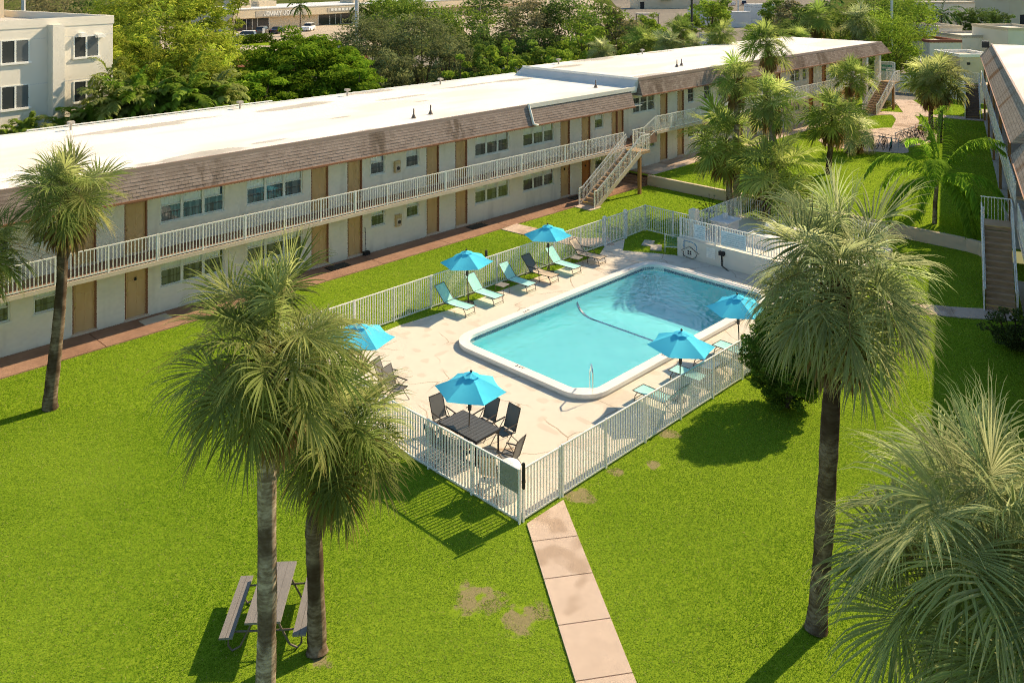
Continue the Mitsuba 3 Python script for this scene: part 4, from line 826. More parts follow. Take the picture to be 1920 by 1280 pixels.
# ---------------------------------------------------------------- palms
def srgb_mix(a, b, t): return np.asarray(a) * (1 - t) + np.asarray(b) * t
def fan_frond(r, elev, az, pet, L, nseg, sec, droop, base_col, tip_col, dead=False, vfold=True, z=0.0, r0=0.12):
    """one costapalmate leaf in palm coordinates (crown heart at the origin): (vertices, faces, colours)"""
    mb = MB(); d = np.array([math.cos(elev), 0, math.sin(elev)])
    pts = [np.array([r0, 0, z])]; n = 6
    for i in range(n):                                        # the petiole, bending down
        d = d + np.array([0, 0, -droop * 0.16]); d /= np.linalg.norm(d); pts.append(pts[-1] + d * pet / n)
    mb.tube(pts, np.linspace(0.022, 0.012, n + 1), 3, c=srgb_mix(base_col, (0.16, 0.17, 0.05), 0.5))
    costa = [pts[-1]]; dc = d.copy()
    for i in range(5):
        dc = dc + np.array([0, 0, -droop * 0.22 - 0.05]); dc /= np.linalg.norm(dc); costa.append(costa[-1] + dc * L * 0.075)
    costa = np.array(costa)
    d = d + np.array([0, 0, -0.45 * r.uniform(0.3, 1.4)]); d /= np.linalg.norm(d)          # the blade nods where it joins the petiole
    right = np.array([0, 1.0, 0]); roll = r.normal(0, 0.45)
    upv = np.cross(d, right); upv = upv * math.cos(roll) + right * math.sin(roll); right = np.cross(upv, d) * -1; right /= np.linalg.norm(right)
    if upv[2] < 0: upv = -upv
    ang = np.linspace(-2.45, 2.45, nseg) + r.normal(0, 0.035, nseg)
    t = np.linspace(0, 1, sec + 1); step = 1.0 / sec
    wmax = 2.0 * math.sin(4.9 / nseg / 2) * (0.46 if vfold else 0.56)
    for a in ang:
        u = max(0.0, 1 - abs(a) / 2.45); ci = u ** 1.3 * 5; i0 = int(min(ci, 4)); o = costa[i0] * (1 - (ci - i0)) + costa[i0 + 1] * (ci - i0)
        ll = L * (0.62 + 0.38 * u ** 0.7) * r.uniform(0.88, 1.05)
        dd = d * math.cos(a) + right * math.sin(a) + upv * (0.30 * abs(math.sin(a * 0.6)) * (0.25 if dead else 1)) ; dd = dd + r.normal(0, 0.045, 3); dd /= np.linalg.norm(dd)
        c = [o]; cur = dd.copy(); g = droop * r.uniform(0.45, 1.7); sw = r.normal(0, 0.12, 3)
        for i in range(sec):
            cur = cur + sw * t[i + 1] * step * 2 + np.array([0, 0, -g * (0.04 + 1.6 * (t[i + 1]) ** 3.0) * 1.8 * step]); cur /= np.linalg.norm(cur); c.append(c[-1] + cur * ll * step)
        c = np.array(c); tan = np.gradient(c, axis=0); tan /= np.linalg.norm(tan, axis=1, keepdims=True)
        side = np.cross(tan, upv); side /= np.linalg.norm(side, axis=1, keepdims=True) + 1e-9
        w = ll * wmax * np.interp(t, [0, 0.12, 0.42, 0.75, 1], [0.10, 0.40, 1.0, 0.40, 0.04]) * 0.5
        fold = np.cross(side, tan); col = np.array([srgb_mix(base_col, tip_col, max(0.0, (x - 0.45) / 0.55) ** 1.4) for x in t]) * r.uniform(0.8, 1.2)
        if vfold:
            g_ = np.stack([c - side * w[:, None], c - fold * w[:, None] * 0.5, c + side * w[:, None]], 1)
        else: g_ = np.stack([c - side * w[:, None], c + side * w[:, None]], 1)
        mb.quadstrip(g_, c=None); mb.c.append(np.repeat(np.clip(col, 0, 1), g_.shape[1], axis=0))
    ca, sa = math.cos(az), math.sin(az); M = np.array([[ca, -sa, 0], [sa, ca, 0], [0, 0, 1]])
    mb.v = [v @ M.T for v in mb.v]
    return mb
GREENS = {'grey': ((0.27, 0.35, 0.145), (0.51, 0.55, 0.29)), 'green': ((0.17, 0.28, 0.05), (0.40, 0.46, 0.14)), 'yellow': ((0.20, 0.27, 0.075), (0.44, 0.47, 0.18))}
STRAW = (0.52, 0.33, 0.11)
def trunk(pts, r0, r1, parent, seed, bark='palm_bark'):
    r = np.random.default_rng(seed); p = np.array(pts, float); n = 40
    s = np.linspace(0, 1, n); q = np.stack([np.interp(s, np.linspace(0, 1, len(p)), p[:, k]) for k in range(3)], 1)
    for k in range(2): q[1:-1] = 0.25 * q[:-2] + 0.5 * q[1:-1] + 0.25 * q[2:]
    rad = np.interp(s, [0, 0.03, 0.12, 1], [r0 * 1.25, r0 * 1.1, r0, r1]) * (1 + 0.05 * np.sin(s * 17 + seed) * np.sin(s * 7) + r.normal(0, 0.025, n))
    q[1:-1, :2] += np.stack([0.035 * np.sin(s * 6 + seed), 0.035 * np.sin(s * 5 + 2 * seed)], 1)[1:-1]
    m = MB().tube(q, rad, 12); put('trunk', m, bark, parent, smooth=50)
    return q
def sabal(base, top, label, seed, R_=2.1, fronds=42, nseg=46, sec=5, tone='green', parts=True, tr=(0.185, 0.15), mid=None, droop=1.0, hang=0.35, group=None, sk=24, bark='palm_bark'):
    if not parts: R_, droop = R_ * 1.2, droop * 0.62
    r = np.random.default_rng(seed); k = thing('sabal_palm', label, 'palm tree', group)
    base, top = np.array(base, float), np.array(top, float); mids = [base] + ([np.array(mid, float)] if mid is not None else []) + [top - [0, 0, 0.25]]
    trunk(mids, tr[0], tr[1], k, seed, bark)
    to = shift(*top); allm = MB(); g0, g1 = GREENS[tone]
    for i in range(fronds):
        f = (i + 0.5) / fronds; az = i * 2.39996 + r.normal(0, 0.15)
        el = math.radians(np.interp(f, [0, 0.2, 0.5, 0.8, 1], [84, 65, 38, 12, -26]) + r.normal(0, 10))
        size = R_ / 2.1 * np.interp(f, [0, 0.15, 0.5, 1], [0.80, 0.98, 1.0, 0.9]) * r.uniform(0.93, 1.07)
        pet = 0.92 * size * r.uniform(0.5, 1.15); L = 1.12 * size * r.uniform(0.85, 1.1)
        dr_ = droop * np.interp(f, [0, 0.3, 1], [0.55, 0.95, 1.25]) * r.uniform(0.85, 1.2)
        old = max(0.0, (f - 0.62) / 0.38) * r.uniform(0.0, 1.0)
        bc = srgb_mix(srgb_mix(g0, g1, r.uniform(0, 1)), (0.16, 0.14, 0.05), old * 0.55) * r.uniform(0.65, 1.35); tc = srgb_mix(bc * 1.15, STRAW, min(1, 0.12 + old * 0.9))
        fb = fan_frond(r, el, az, pet, L, nseg, sec, dr_, bc, tc, vfold=parts, z=-0.35 * f)
        if parts: put('frond', fb, 'frond', k, smooth=False, to=to)
        else:
            vv, ff = fb.arr(); allm.add(vv, ff); allm.c.append(fb.cols())
    dm = MB() if parts else allm
    for i in range(int(fronds * hang * 0.8)):                 # dead leaves and flower stalks under the crown
        az = r.uniform(0, 6.28); fb = fan_frond(r, math.radians(r.uniform(-75, -35)), az, 0.7 * R_ / 2.1, 0.8 * R_ / 2.1, max(14, nseg // 3), 3, 1.5, np.array((0.30, 0.20, 0.09)) * r.uniform(0.6, 1.1), (0.36, 0.26, 0.14), dead=True, vfold=False, z=-0.45)
        vv, ff = fb.arr(); dm.add(vv, ff); dm.c.append(fb.cols())
    for i in range(sk if parts else 6):                        # old leaf bases
        az = r.uniform(0, 6.28); z = r.uniform(-0.95, -0.05); c_, s_ = math.cos(az), math.sin(az)
        dm.tube([(0.10 * c_, 0.10 * s_, z), (0.24 * c_, 0.24 * s_, z + 0.12), (0.40 * c_, 0.40 * s_, z + 0.30)], [0.045, 0.035, 0.02], 4, c=np.array((0.22, 0.10, 0.05)) * r.uniform(0.6, 1.2))
    if parts:
        for i in range(7):
            az = r.uniform(0, 6.28); c_, s_ = math.cos(az), math.sin(az); Lx = r.uniform(1.6, 2.5); pts = [(c_ * Lx * t, s_ * Lx * t, 0.9 * t - 1.25 * t * t * Lx * 0.5) for t in np.linspace(0, 1, 7)]
            dm.tube(pts, np.linspace(0.014, 0.005, 7), 3, c=(0.30, 0.24, 0.11))
            for j in range(10):
                q = np.array(pts[3 + j % 4]); e = q + r.normal(0, 0.16, 3) + [0.12 * c_, 0.12 * s_, -0.1]; dm.tube([q, (q + e) / 2 + [0, 0, 0.04], e], 0.004, 3, c=(0.34, 0.28, 0.14))
        put('skirt', dm, 'frond', k, to=to)
    else: put('crown', allm, 'frond', k, to=to)
    return k
sabal((9.95, 30.16, 0.00), (10.37, 29.93, 6.81), 'tall sabal palm at the left, standing on the lawn before the building', 11, R_=1.95, fronds=52, nseg=40, tone='yellow', tr=(0.20, 0.145), droop=0.55, bark='palm_bark_dark')
sabal((8.23, 14.20, 0), (8.32, 14.10, 7.24), 'sabal palm with pale ringed trunk left of the picnic table, with a wide crown', 12, R_=2.05, fronds=56, nseg=52, sec=6, tone='yellow', tr=(0.18, 0.15), droop=0.85)
sabal((10.21, 15.50, 0.00), (10.48, 15.18, 4.62), 'shorter sabal palm with dark trunk right of the picnic table, crown tucked under its neighbour', 13, R_=1.85, fronds=52, nseg=46, tone='yellow', tr=(0.18, 0.15), droop=0.8, mid=(10.14, 15.53, 2.66), bark='palm_bark_dark')
sabal((17.92, 8.46, 0.00), (18.13, 8.04, 7.56), 'tall grey-green sabal palm on the right lawn, crown in front of the pool', 14, R_=2.45, fronds=56, nseg=54, sec=6, tone='grey', tr=(0.20, 0.17), droop=0.85, mid=(17.96, 8.22, 3.69), bark='palm_bark_dark')
sabal((14.53, 4.28, 0), (14.74, 4.07, 5.12), 'pale grey-green sabal palm filling the lower right corner', 15, R_=2.85, fronds=66, nseg=68, sec=6, tone='grey', tr=(0.21, 0.18), droop=0.9)
sabal((8.01, 30.49, 0), (7.92, 30.58, 5.22), 'sabal palm cut off by the left edge of the picture', 16, R_=1.95, fronds=46, nseg=36, tone='yellow', droop=0.9)
sabal((44.76, 26.13, 0.00), (44.42, 26.47, 4.24), 'sabal palm with straight brown trunk before the retaining wall, left of the pair', 17, R_=2.25, fronds=38, nseg=32, sec=4, tone='green', parts=False, tr=(0.2,0.17))
sabal((42.63, 22.72, 0), (42.81, 22.54, 3.43), 'low sabal palm before the retaining wall, right of the pair', 18, R_=2.35, fronds=36, nseg=32, sec=4, tone='green', parts=False, tr=(0.24,0.2))
sabal((55.74, 25.47, 0.58), (56.07, 25.26, 4.53), 'sabal palm on the terrace lawn left of the bicycles', 19, R_=2.1, fronds=34, nseg=32, sec=4, tone='green', parts=False, bark='palm_bark_dark')
sabal((62.82, 27.23, 0.58), (63.19, 26.83, 2.43), 'small sabal palm just before the left row of bicycles', 20, R_=1.7, fronds=26, nseg=32, sec=4, tone='grey', parts=False, tr=(0.16,0.14))
sabal((59.53, 32.02, .58), (59.64, 31.91, 8.52), 'tallest sabal palm before the far wing, its crown above the white roof', 21, R_=2.0, fronds=36, nseg=32, sec=4, tone='green', parts=False, droop=0.85)
sabal((44.70, 25.76, .58), (44.66, 25.80, 7.67), 'sabal palm before the far wing, left of the tallest one', 22, R_=1.45, fronds=32, nseg=32, sec=4, tone='green', parts=False)
sabal((43.84, 23.20, TZ), (43.86, 23.18, 6.83), 'sabal palm before the far wing, below the tallest one', 23, R_=1.6, fronds=34, nseg=32, sec=4, tone='green', parts=False)
sabal((73.83, 31.67, .58), (73.83, 31.67, 4.87), 'sabal palm before the far wing, beside the far staircase', 24, R_=1.95, fronds=32, nseg=32, sec=4, tone='green', parts=False)
sabal((72.40, 24.79, 0.58), (72.45, 24.77, 5.16), 'left one of the twin sabal palms behind the right row of bicycles', 25, R_=2.1, fronds=34, nseg=32, sec=4, tone='green', parts=False, bark='palm_bark_dark')
sabal((71.56, 23.84, 0.58), (71.60, 23.78, 5.49), 'right one of the twin sabal palms behind the right row of bicycles', 26, R_=2.1, fronds=34, nseg=32, sec=4, tone='yellow', parts=False, bark='palm_bark_dark')
BGP = 'sabal palms behind the far wing'
for (b, t_, r_, s_, lab) in [((72.13, 52.06, 0), (72.17, 52.02, 6.58), 1.9, 31, 'broad bushy sabal palm behind the far roof, left end of the clump'), ((72.19, 49.13, 0), (72.19, 49.13, 6.54), 1.6, 32, 'bushy sabal palm behind the far roof, second in the clump'), ((74.76, 49.36, 0), (74.76, 49.36, 7.85), 1.4, 33, 'taller thin sabal palm behind the far roof, in the middle of the clump'),
                             ((74.78, 47.90, 0), (74.78, 47.90, 6.45), 1.2, 34, 'small pale sabal palm behind the far roof, right in the clump'), ((74.04, 44.36, 0), (74.04, 44.36, 7.62), 1.5, 35, 'dark sabal palm behind the far roof, by the grey sheds'), ((69.36, 54.91, 0), (69.28, 54.98, 5.94), 1.4, 36, 'light green palmetto behind the step of the roofs'),
                             ((100.62, 47.15, 0), (100.62, 47.15, 7.80), 2.5, 37, 'large sabal palm among the trees behind the end of the far roof'), ((102.04, 42.83, 0), (102.04, 42.83, 7.67), 2.6, 38, 'grey-green sabal palm with yellow skirt behind the end of the far roof'), ((93.94, 46.85, 0), (94.02, 46.76, 6.17), 1.6, 39, 'low palmetto right behind the far roof edge')]:
    sabal(b, t_, lab, s_, R_=r_, fronds=34, nseg=32, sec=4, tone='green' if s_ % 2 else 'grey', parts=False, group=BGP)


def feather(r, elev, az, L, n, ll, droop, col, wid=0.03, spread=0.7, hangd=0.9, z=0.0):
    """one pinnate leaf"""
    mb = MB(); d = np.array([math.cos(elev), 0, math.sin(elev)]); p = [np.array([0.05, 0, z])]; k = 14
    for i in range(k):
        d = d + np.array([0, 0, -droop * (0.05 + 0.16 * i / k)]); d /= np.linalg.norm(d); p.append(p[-1] + d * L / k)
    p = np.array(p); mb.tube(p, np.linspace(0.028, 0.006, k + 1), 3, c=np.array(col) * 1.1)
    tt = np.linspace(0.16, 0.995, n)
    for s in (-1, 1):
        for t in tt:
            i = t * k; i0 = int(min(i, k - 1)); o = p[i0] * (1 - (i - i0)) + p[i0 + 1] * (i - i0); ax = p[i0 + 1] - p[i0]; ax /= np.linalg.norm(ax)
            dd = ax * (0.55 + r.uniform(-0.15, 0.2)) + np.array([0, s, 0]) * spread + np.array([0, 0, r.uniform(-0.25, 0.35)]); dd /= np.linalg.norm(dd)
            le = ll * (0.45 + 0.55 * math.sin(math.pi * min(1, t * 0.9 + 0.08))) * r.uniform(0.85, 1.1); c = [o]
            for q in range(3):
                dd = dd + np.array([0, 0, -hangd * 0.33 * (0.4 + q * 0.55)]); dd /= np.linalg.norm(dd); c.append(c[-1] + dd * le / 3)
            c = np.array(c); sd = np.cross(np.gradient(c, axis=0), [0, 0, 1.0]); sd /= np.linalg.norm(sd, axis=1, keepdims=True) + 1e-9
            w = np.array([0.5, 1, 0.75, 0.08]) * wid; mb.quadstrip(np.stack([c - sd * w[:, None], c + sd * w[:, None]], 1)); mb.c.append(np.broadcast_to(np.array(col) * r.uniform(0.75, 1.25), (8, 3)))
    ca, sa = math.cos(az), math.sin(az); M = np.array([[ca, -sa, 0], [sa, ca, 0], [0, 0, 1]]); mb.v = [v @ M.T for v in mb.v]
    return mb
def pinnate(name, base, top, label, cat, seed, L=2.6, fronds=18, n=34, ll=0.6, col=(0.07, 0.14, 0.02), droop=1.0, tr=(0.13, 0.1), parts=False, wid=0.03, emin=-35, emax=80, group=None, stems=1, hangd=0.9):
    r = np.random.default_rng(seed); k = thing(name, label, cat, group); base, top = np.array(base, float), np.array(top, float)
    allm = MB()
    for sidx in range(stems):
        b2 = base + (0 if stems == 1 else np.append(r.normal(0, 0.35, 2), 0)); t2 = top + (0 if stems == 1 else np.append(r.normal(0, 0.8, 2), r.uniform(-1.6, 0.2)))
        m = MB().tube([b2, (b2 + t2) / 2 + np.append(r.normal(0, 0.05, 2), 0), t2], np.linspace(tr[0], tr[1], 3), 8); put('trunk', m, 'palm_bark', k, smooth=50)
        for i in range(fronds):
            f = (i + 0.5) / fronds; fb = feather(r, math.radians(emax + (emin - emax) * f ** 0.8 + r.normal(0, 7)), i * 2.39996 + r.normal(0, 0.2), L * r.uniform(0.85, 1.1), n, ll, droop * r.uniform(0.7, 1.3), np.array(col) * r.uniform(0.8, 1.2), wid, hangd=hangd)
            if parts: put('frond', fb, 'frond', k, to=shift(*t2))
            else:
                vv, ff = fb.arr(); allm.add(vv + t2, ff); allm.c.append(fb.cols())
    if not parts: put('crown', allm, 'frond', k)
    return k
pinnate('queen_palm', (48.80, 16.52, TZ), (48.90, 16.42, 2.85), 'feathery bright green queen palm beside the right staircase', 'palm tree', 41, L=4.2, fronds=17, n=56, ll=0.9, col=(0.27, 0.45, 0.05), droop=1.55, parts=True, wid=0.042, emin=8, emax=88, hangd=1.5)
pinnate('coconut_palm', (100.65, 158.98, 0), (100.65, 158.98, 6.28), 'coconut palm before the shops', 'palm tree', 42, L=3.0, fronds=16, n=16, ll=0.8, col=(0.096, 0.160, 0.032), wid=0.09, tr=(0.16, 0.12))
pinnate('coconut_palm', (158.24, 52.46, 0), (158.24, 52.46, 6.23), 'big coconut palm before the far white building', 'palm tree', 43, L=4.2, fronds=18, n=18, ll=1.0, col=(0.096, 0.176, 0.048), wid=0.09, tr=(0.2, 0.15))
pinnate('areca_palm', (21.25, 54.17, 0), (21.22, 54.19, 7.61), 'thin palm leaning over the corner of the pale apartment block', 'palm tree', 44, L=1.7, fronds=13, n=20, ll=0.5, col=(0.30, 0.36, 0.09), wid=0.045, tr=(0.07, 0.05))
pinnate('coconut_palm', (89.74, 122.86, 0), (89.74, 122.86, 7.31), 'palm with drooping crown beside the grey light pole', 'palm tree', 45, L=2.8, fronds=14, n=14, ll=0.8, col=(0.112, 0.192, 0.032), wid=0.08)
pinnate('coconut_palm', (120.57, 55.32, 0), (120.57, 55.32, 8.88), 'dark palm rising over the trees behind the far roof', 'palm tree', 46, L=3.0, fronds=14, n=14, ll=0.8, col=(0.064, 0.144, 0.032), wid=0.08)
for i, (b, t_, L_, lab) in enumerate([((15.93, 54.61, 0), (15.89, 54.65, 4.40), 1.5, 'first leafy areca from the left behind the roof edge'), ((17.25, 53.97, 0), (17.25, 53.97, 4.51), 1.5, 'second leafy areca from the left behind the roof edge'), ((18.69, 53.20, 0), (18.69, 53.20, 4.72), 1.5, 'third leafy areca from the left, below the pale block'),
                                     ((20.17, 52.41, 0), (20.17, 52.41, 5.15), 1.7, 'areca clump at the foot of the pale block corner'), ((21.76, 52.20, 0), (21.76, 52.20, 5.86), 2.0, 'pale fronded areca clump left of the bamboo'), ((23.41, 51.95, 0), (23.36, 51.99, 6.34), 2.2, 'large arching areca clump below the bamboo'),
                                     ((24.98, 51.76, 0), (24.98, 51.76, 6.45), 2.2, 'broad leafed arching areca below the bamboo, right one'), ((26.60, 51.53, 0), (26.55, 51.58, 6.11), 1.8, 'dry edged areca clump left of the spreading tree')]):
    pinnate('areca_palm', b, t_, lab, 'palm', 60 + i, L=L_ * 1.15, fronds=15, n=24, ll=0.62, col=[(0.30, 0.42, 0.07), (0.40, 0.46, 0.15), (0.24, 0.38, 0.05)][i % 3], wid=0.075 if i % 3 else 0.11, stems=4, tr=(0.05, 0.04), emin=10)


# ---------------------------------------------------------------- broadleaf trees, shrubs, hedges
def leaves(r, pts, size, col0, col1, updir=0.5, tint=None, aspect=0.5):
    n = len(pts); d = r.normal(size=(n, 3)); d[:, 2] = d[:, 2] * 0.5; d /= np.linalg.norm(d, axis=1, keepdims=True)
    nr = r.normal(size=(n, 3)) * (1 - updir) + np.array([0, 0, 1.0]) * updir; s = np.cross(d, nr); s /= np.linalg.norm(s, axis=1, keepdims=True) + 1e-9
    L = size * r.uniform(0.6, 1.25, (n, 1)); v = np.stack([pts - d * L * 0.5, pts + s * L * aspect * 0.5 + d * L * 0.05, pts + d * L * 0.5 - [0, 0, 0.0], pts - s * L * aspect * 0.5 + d * L * 0.05], 1)
    v[:, 2, 2] -= 0.25 * L[:, 0]
    c = np.asarray(col0) + (np.asarray(col1) - np.asarray(col0)) * r.uniform(0, 1, (n, 1)); c = c * (tint if tint is not None else 1)
    idx = np.arange(n)[:, None] * 4
    return v.reshape(-1, 3), np.vstack([idx + [0, 1, 2], idx + [0, 2, 3]]), np.repeat(c, 4, axis=0)
def tree(name, base, h, rad, label, cat, seed, col0, col1, clumps=70, per=75, size=0.34, rc=0.26, low=0.25, flat=1.0, group=None, updir=0.45, aspect=0.5, trunk_r=0.2, shape='round', lean=(0, 0)):
    """crown of leaf clumps between low*h and h; rad: horizontal radius"""
    r = np.random.default_rng(seed); k = thing(name, label, cat, group); base = np.array(base, float)
    c0 = base + [lean[0], lean[1], h * (low + 1) / 2]; rz = h * (1 - low) / 2
    u = r.normal(size=(clumps, 3)); u /= np.linalg.norm(u, axis=1, keepdims=True); rr = r.uniform(0.25, 1, (clumps, 1)) ** 0.45
    wob = 0.75 + 0.5 * nfbm(u * 1.6 + seed * 3.1, 3, seed)[:, None]
    cc = u * rr * wob
    if shape == 'dome': cc[:, 2] = np.abs(cc[:, 2]) * 1.5 - 0.75 + 0.15 * r.normal(size=clumps)
    cc = c0 + cc * [rad, rad, rz]
    cr = rc * rad * r.uniform(0.7, 1.35, clumps)
    m = MB(); P, TT = [], []
    for i in range(clumps):
        q = r.normal(size=(per, 3)); q /= np.linalg.norm(q, axis=1, keepdims=True); q *= r.uniform(0.35, 1.0, (per, 1)) ** 0.5; q[:, 2] *= 0.75 * flat; q[:, 2] = np.where(q[:, 2] < 0, q[:, 2] * 0.6, q[:, 2])
        P.append(cc[i] + q * cr[i]); TT.append(np.full((per, 1), r.uniform(0.55, 1.35)))
    v, f, c = leaves(r, np.vstack(P), size, col0, col1, updir, np.vstack(TT), aspect); m.add(v, f); m.c.append(np.clip(c, 0, 1)); put('crown', m, 'leaf', k)
    if trunk_r:
        tm = MB().tube([base, base + [0.1, 0.05, h * low * 0.7], base + [lean[0] * 0.5, lean[1] * 0.5, h * (low + 0.2)]], [trunk_r, trunk_r * 0.85, trunk_r * 0.6], 8)
        for i in range(0, clumps, max(1, clumps // 14)):
            s_ = base + [lean[0] * 0.3, lean[1] * 0.3, h * low * r.uniform(0.6, 1.1)]; tm.tube([s_, (s_ + cc[i]) / 2 + [0, 0, -0.1], cc[i]], [trunk_r * 0.45, trunk_r * 0.28, 0.03], 5)
        put('trunk', tm, 'bark', k, smooth=40)
    return k
YG0, YG1 = (0.286, 0.401, 0.042), (0.517, 0.550, 0.081)
BAM = dict(col0=YG0, col1=YG1, size=0.42, aspect=0.26, updir=0.25)
for (b, h, rad, s_, lab, low) in [((27.69, 61.88, 0), 14.6, 4.6, 71, 'tallest yellow-green bamboo clump behind the roof', 0.18), ((31.72, 62.04, 0), 14.2, 3.0, 72, 'yellow-green bamboo leaning to the shops, right part of the grove', 0.2), ((24.22, 58.28, 0), 10.2, 2.6, 73, 'lower bamboo clump against the pale apartment block', 0.1), ((27.88, 57.38, 0), 9.4, 3.0, 74, 'low front bamboo clump above the arecas', 0.15), ((30.37, 57.69, 0), 7.9, 1.9, 75, 'small bamboo clump before the red roof', 0.1)]:
    tree('bamboo', b, h, rad, lab, 'bamboo', s_, clumps=int(34 * rad), per=95, rc=0.22, low=low, trunk_r=0.07, **BAM)
PO = dict(col0=(0.12, 0.24, 0.02), col1=(0.28, 0.40, 0.035), size=0.40, aspect=0.34, updir=0.72, flat=0.5, shape='dome')
tree('poinciana_tree', (37.74, 58.72, 0), 9.4, 5.7, 'wide spreading dome shaped green tree behind the roof', 'tree', 81, clumps=300, per=130, rc=0.15, low=0.42, trunk_r=0.3, **PO)
tree('poinciana_tree', (30.86, 54.33, 0), 7.2, 2.8, 'lower spreading tree left of the dome shaped one', 'tree', 82, clumps=80, per=110, rc=0.22, low=0.4, trunk_r=0.2, **PO)
tree('poinciana_tree', (37.86, 52.86, 0), 7.2, 2.3, 'low spreading tree at the right foot of the dome shaped one', 'tree', 83, clumps=50, per=110, rc=0.25, low=0.4, trunk_r=0.15, **PO)
OK_ = dict(col0=(0.138, 0.173, 0.059), col1=(0.286, 0.311, 0.138), size=0.26, aspect=0.45, updir=0.35)
for (b, h, rad, s_, lab) in [((53.09, 71.62, 0), 9.2, 3.9, 91, 'grey-green oak right behind the dome shaped tree'), ((52.99, 63.13, 0), 9.9, 4.2, 92, 'largest grey-green oak behind the middle of the roof'), ((46.26, 60.01, 0), 7.2, 2.5, 93, 'small grey-green oak low by the roof edge'), ((52.24, 58.16, 0), 8.3, 2.3, 94, 'grey-green oak with ragged side, right of the largest one')]:
    tree('oak_tree', b, h, rad, lab, 'tree', s_, clumps=int(30 * rad), per=105, rc=0.24, low=0.2, trunk_r=0.2, **OK_)
def mango(b, h, rad, s_, lab, dark=0, **kw):
    c = [((0.126, 0.219, 0.034), (0.321, 0.413, 0.069)), ((0.069, 0.138, 0.027), (0.196, 0.265, 0.069)), ((0.184, 0.298, 0.034), (0.390, 0.505, 0.069)), ((0.173, 0.173, 0.081), (0.344, 0.311, 0.161))][dark]
    kw.setdefault('low', 0.18); kw.setdefault('clumps', int(20 * rad)); kw.setdefault('per', 75); kw.setdefault('size', 0.36); kw.setdefault('rc', 0.27); kw.setdefault('trunk_r', 0.22)
    tree(kw.pop('name', 'broadleaf_tree'), b, h, rad, lab, kw.pop('cat', 'tree'), s_, c[0], c[1], **kw)
mango((75.06, 92.07, 0), 10.3, 4.6, 101, 'bright broad tree behind the largest oak')
mango((75.67, 82.84, 0), 9.8, 4.4, 102, 'round green tree with light clumps right of the oaks')
mango((83.09, 83.81, 0), 10.8, 4.4, 103, 'dark green tree at the top edge, left of the street view gap', 1)
mango((77.40, 72.45, 0), 10.6, 4.0, 104, 'dark branching tree over the gap to the street', 3)
mango((82.04, 70.55, 0), 10.6, 5.0, 105, 'large dark tree behind the step of the roofs', 1)
mango((80.05, 63.99, 0), 10.2, 4.0, 106, 'dark green tree right of the large one behind the roofs', 0)
mango((80.33, 60.84, 0), 9.6, 2.4, 107, 'tree with reddish top at the edge of the sunny lot', 3)
mango((71.35, 58.59, 0), 8.0, 3.0, 108, 'bright leafed tree low behind the raised roof', 2)
mango((73.78, 67.57, 0), 7.4, 3.0, 109, 'shaded tree in the middle behind the leafy shrubs', 1)
mango((69.37, 72.11, 0), 7.5, 3.2, 110, 'shaded tree behind the shrubs left of the gap', 1)
for i, (b, h, rad) in enumerate([((49.32, 53.99, 0), 6.6, 1.6), ((52.56, 54.97, 0), 7.0, 2.0), ((55.42, 54.90, 0), 7.5, 2.2), ((59.88, 56.05, 0), 7.3, 2.0), ((62.96, 55.75, 0), 7.2, 2.0), ((65.98, 55.51, 0), 6.6, 1.6)]):
    mango(b, h, rad, 120 + i, 'leafy shrub tree, %s from the left along the roof back' % ('one', 'two', 'three', 'four', 'five', 'six')[i], 2 if i % 2 == 0 else 0, name='shrub', cat='shrub', low=0.1, size=0.36, per=85, trunk_r=0.1)
mango((105.92, 51.74, 0), 9.6, 3.0, 131, 'dark tree left of the large sabal palm behind the far roof', 1)
mango((107.12, 47.64, 0), 9.4, 3.2, 132, 'dark leafy tree between the two large sabal palms', 0)
mango((104.69, 41.54, 0), 9.0, 4.3, 133, 'light green fine leafed tree over the end of the far roof', 2, size=0.26, per=120)
mango((106.66, 40.94, 0), 7.6, 2.7, 134, 'yellow-green hedge tree along the alley', 2)
mango((128.31, 51.68, 0), 10.5, 4.2, 135, 'tall tree at the top edge left of the light pole', 0)
mango((133.32, 49.40, 0), 10.5, 4.4, 136, 'yellow-green tall tree right of the light pole', 2)
mango((95.91, 43.39, 0), 6.0, 2.2, 137, 'low shrub behind the far roof edge, below the palms', 0, name='shrub', cat='shrub', low=0.05)
mango((94.51, 39.09, 0), 6.2, 2.0, 138, 'dark shrub behind the far roof end', 1, name='shrub', cat='shrub', low=0.05)
mango((99.19, 52.93, 0), 4.8, 2.0, 139, 'low shrub behind the tallest palm of the far wing', 2, name='shrub', cat='shrub', low=0.05)
for i, (b, h, rad, dk_) in enumerate([((33.80, 115.84, 0), 11.5, 5.2, 3), ((39.57, 117.08, 0), 11.0, 5.0, 3), ((39.33, 102.98, 0), 10.8, 3.8, 1), ((36.27, 88.91, 0), 10.0, 3.0, 1)]):
    mango(b, h, rad, 140 + i, ('brownish tree', 'second brownish tree', 'dark tree', 'dark tree before the bamboo')[i] + ' behind the roof of the pale apartment block', dk_)
mango((163.35, 50.08, 0), 7.6, 2.2, 150, 'dark magnolia, smallest before the far white building', 1)
mango((163.34, 47.22, 0), 7.4, 2.9, 151, 'dark magnolia with bronze leaves, middle one before the far white building', 1)
mango((166.08, 45.83, 0), 6.8, 2.2, 152, 'dark magnolia at the right before the far white building', 1)
for i, (b, h, rad) in enumerate([((252.68, 84.46, 0), 11, 7), ((265.14, 78.81, 0), 11, 7), ((266.79, 69.95, 0), 11.5, 7), ((205.52, 75.56, 0), 10.5, 6)]):
    mango(b, h, rad, 160 + i, 'distant green tree number %s at the top edge behind the white building' % ('one', 'two', 'three', 'four')[i], 0, size=0.6, per=60)
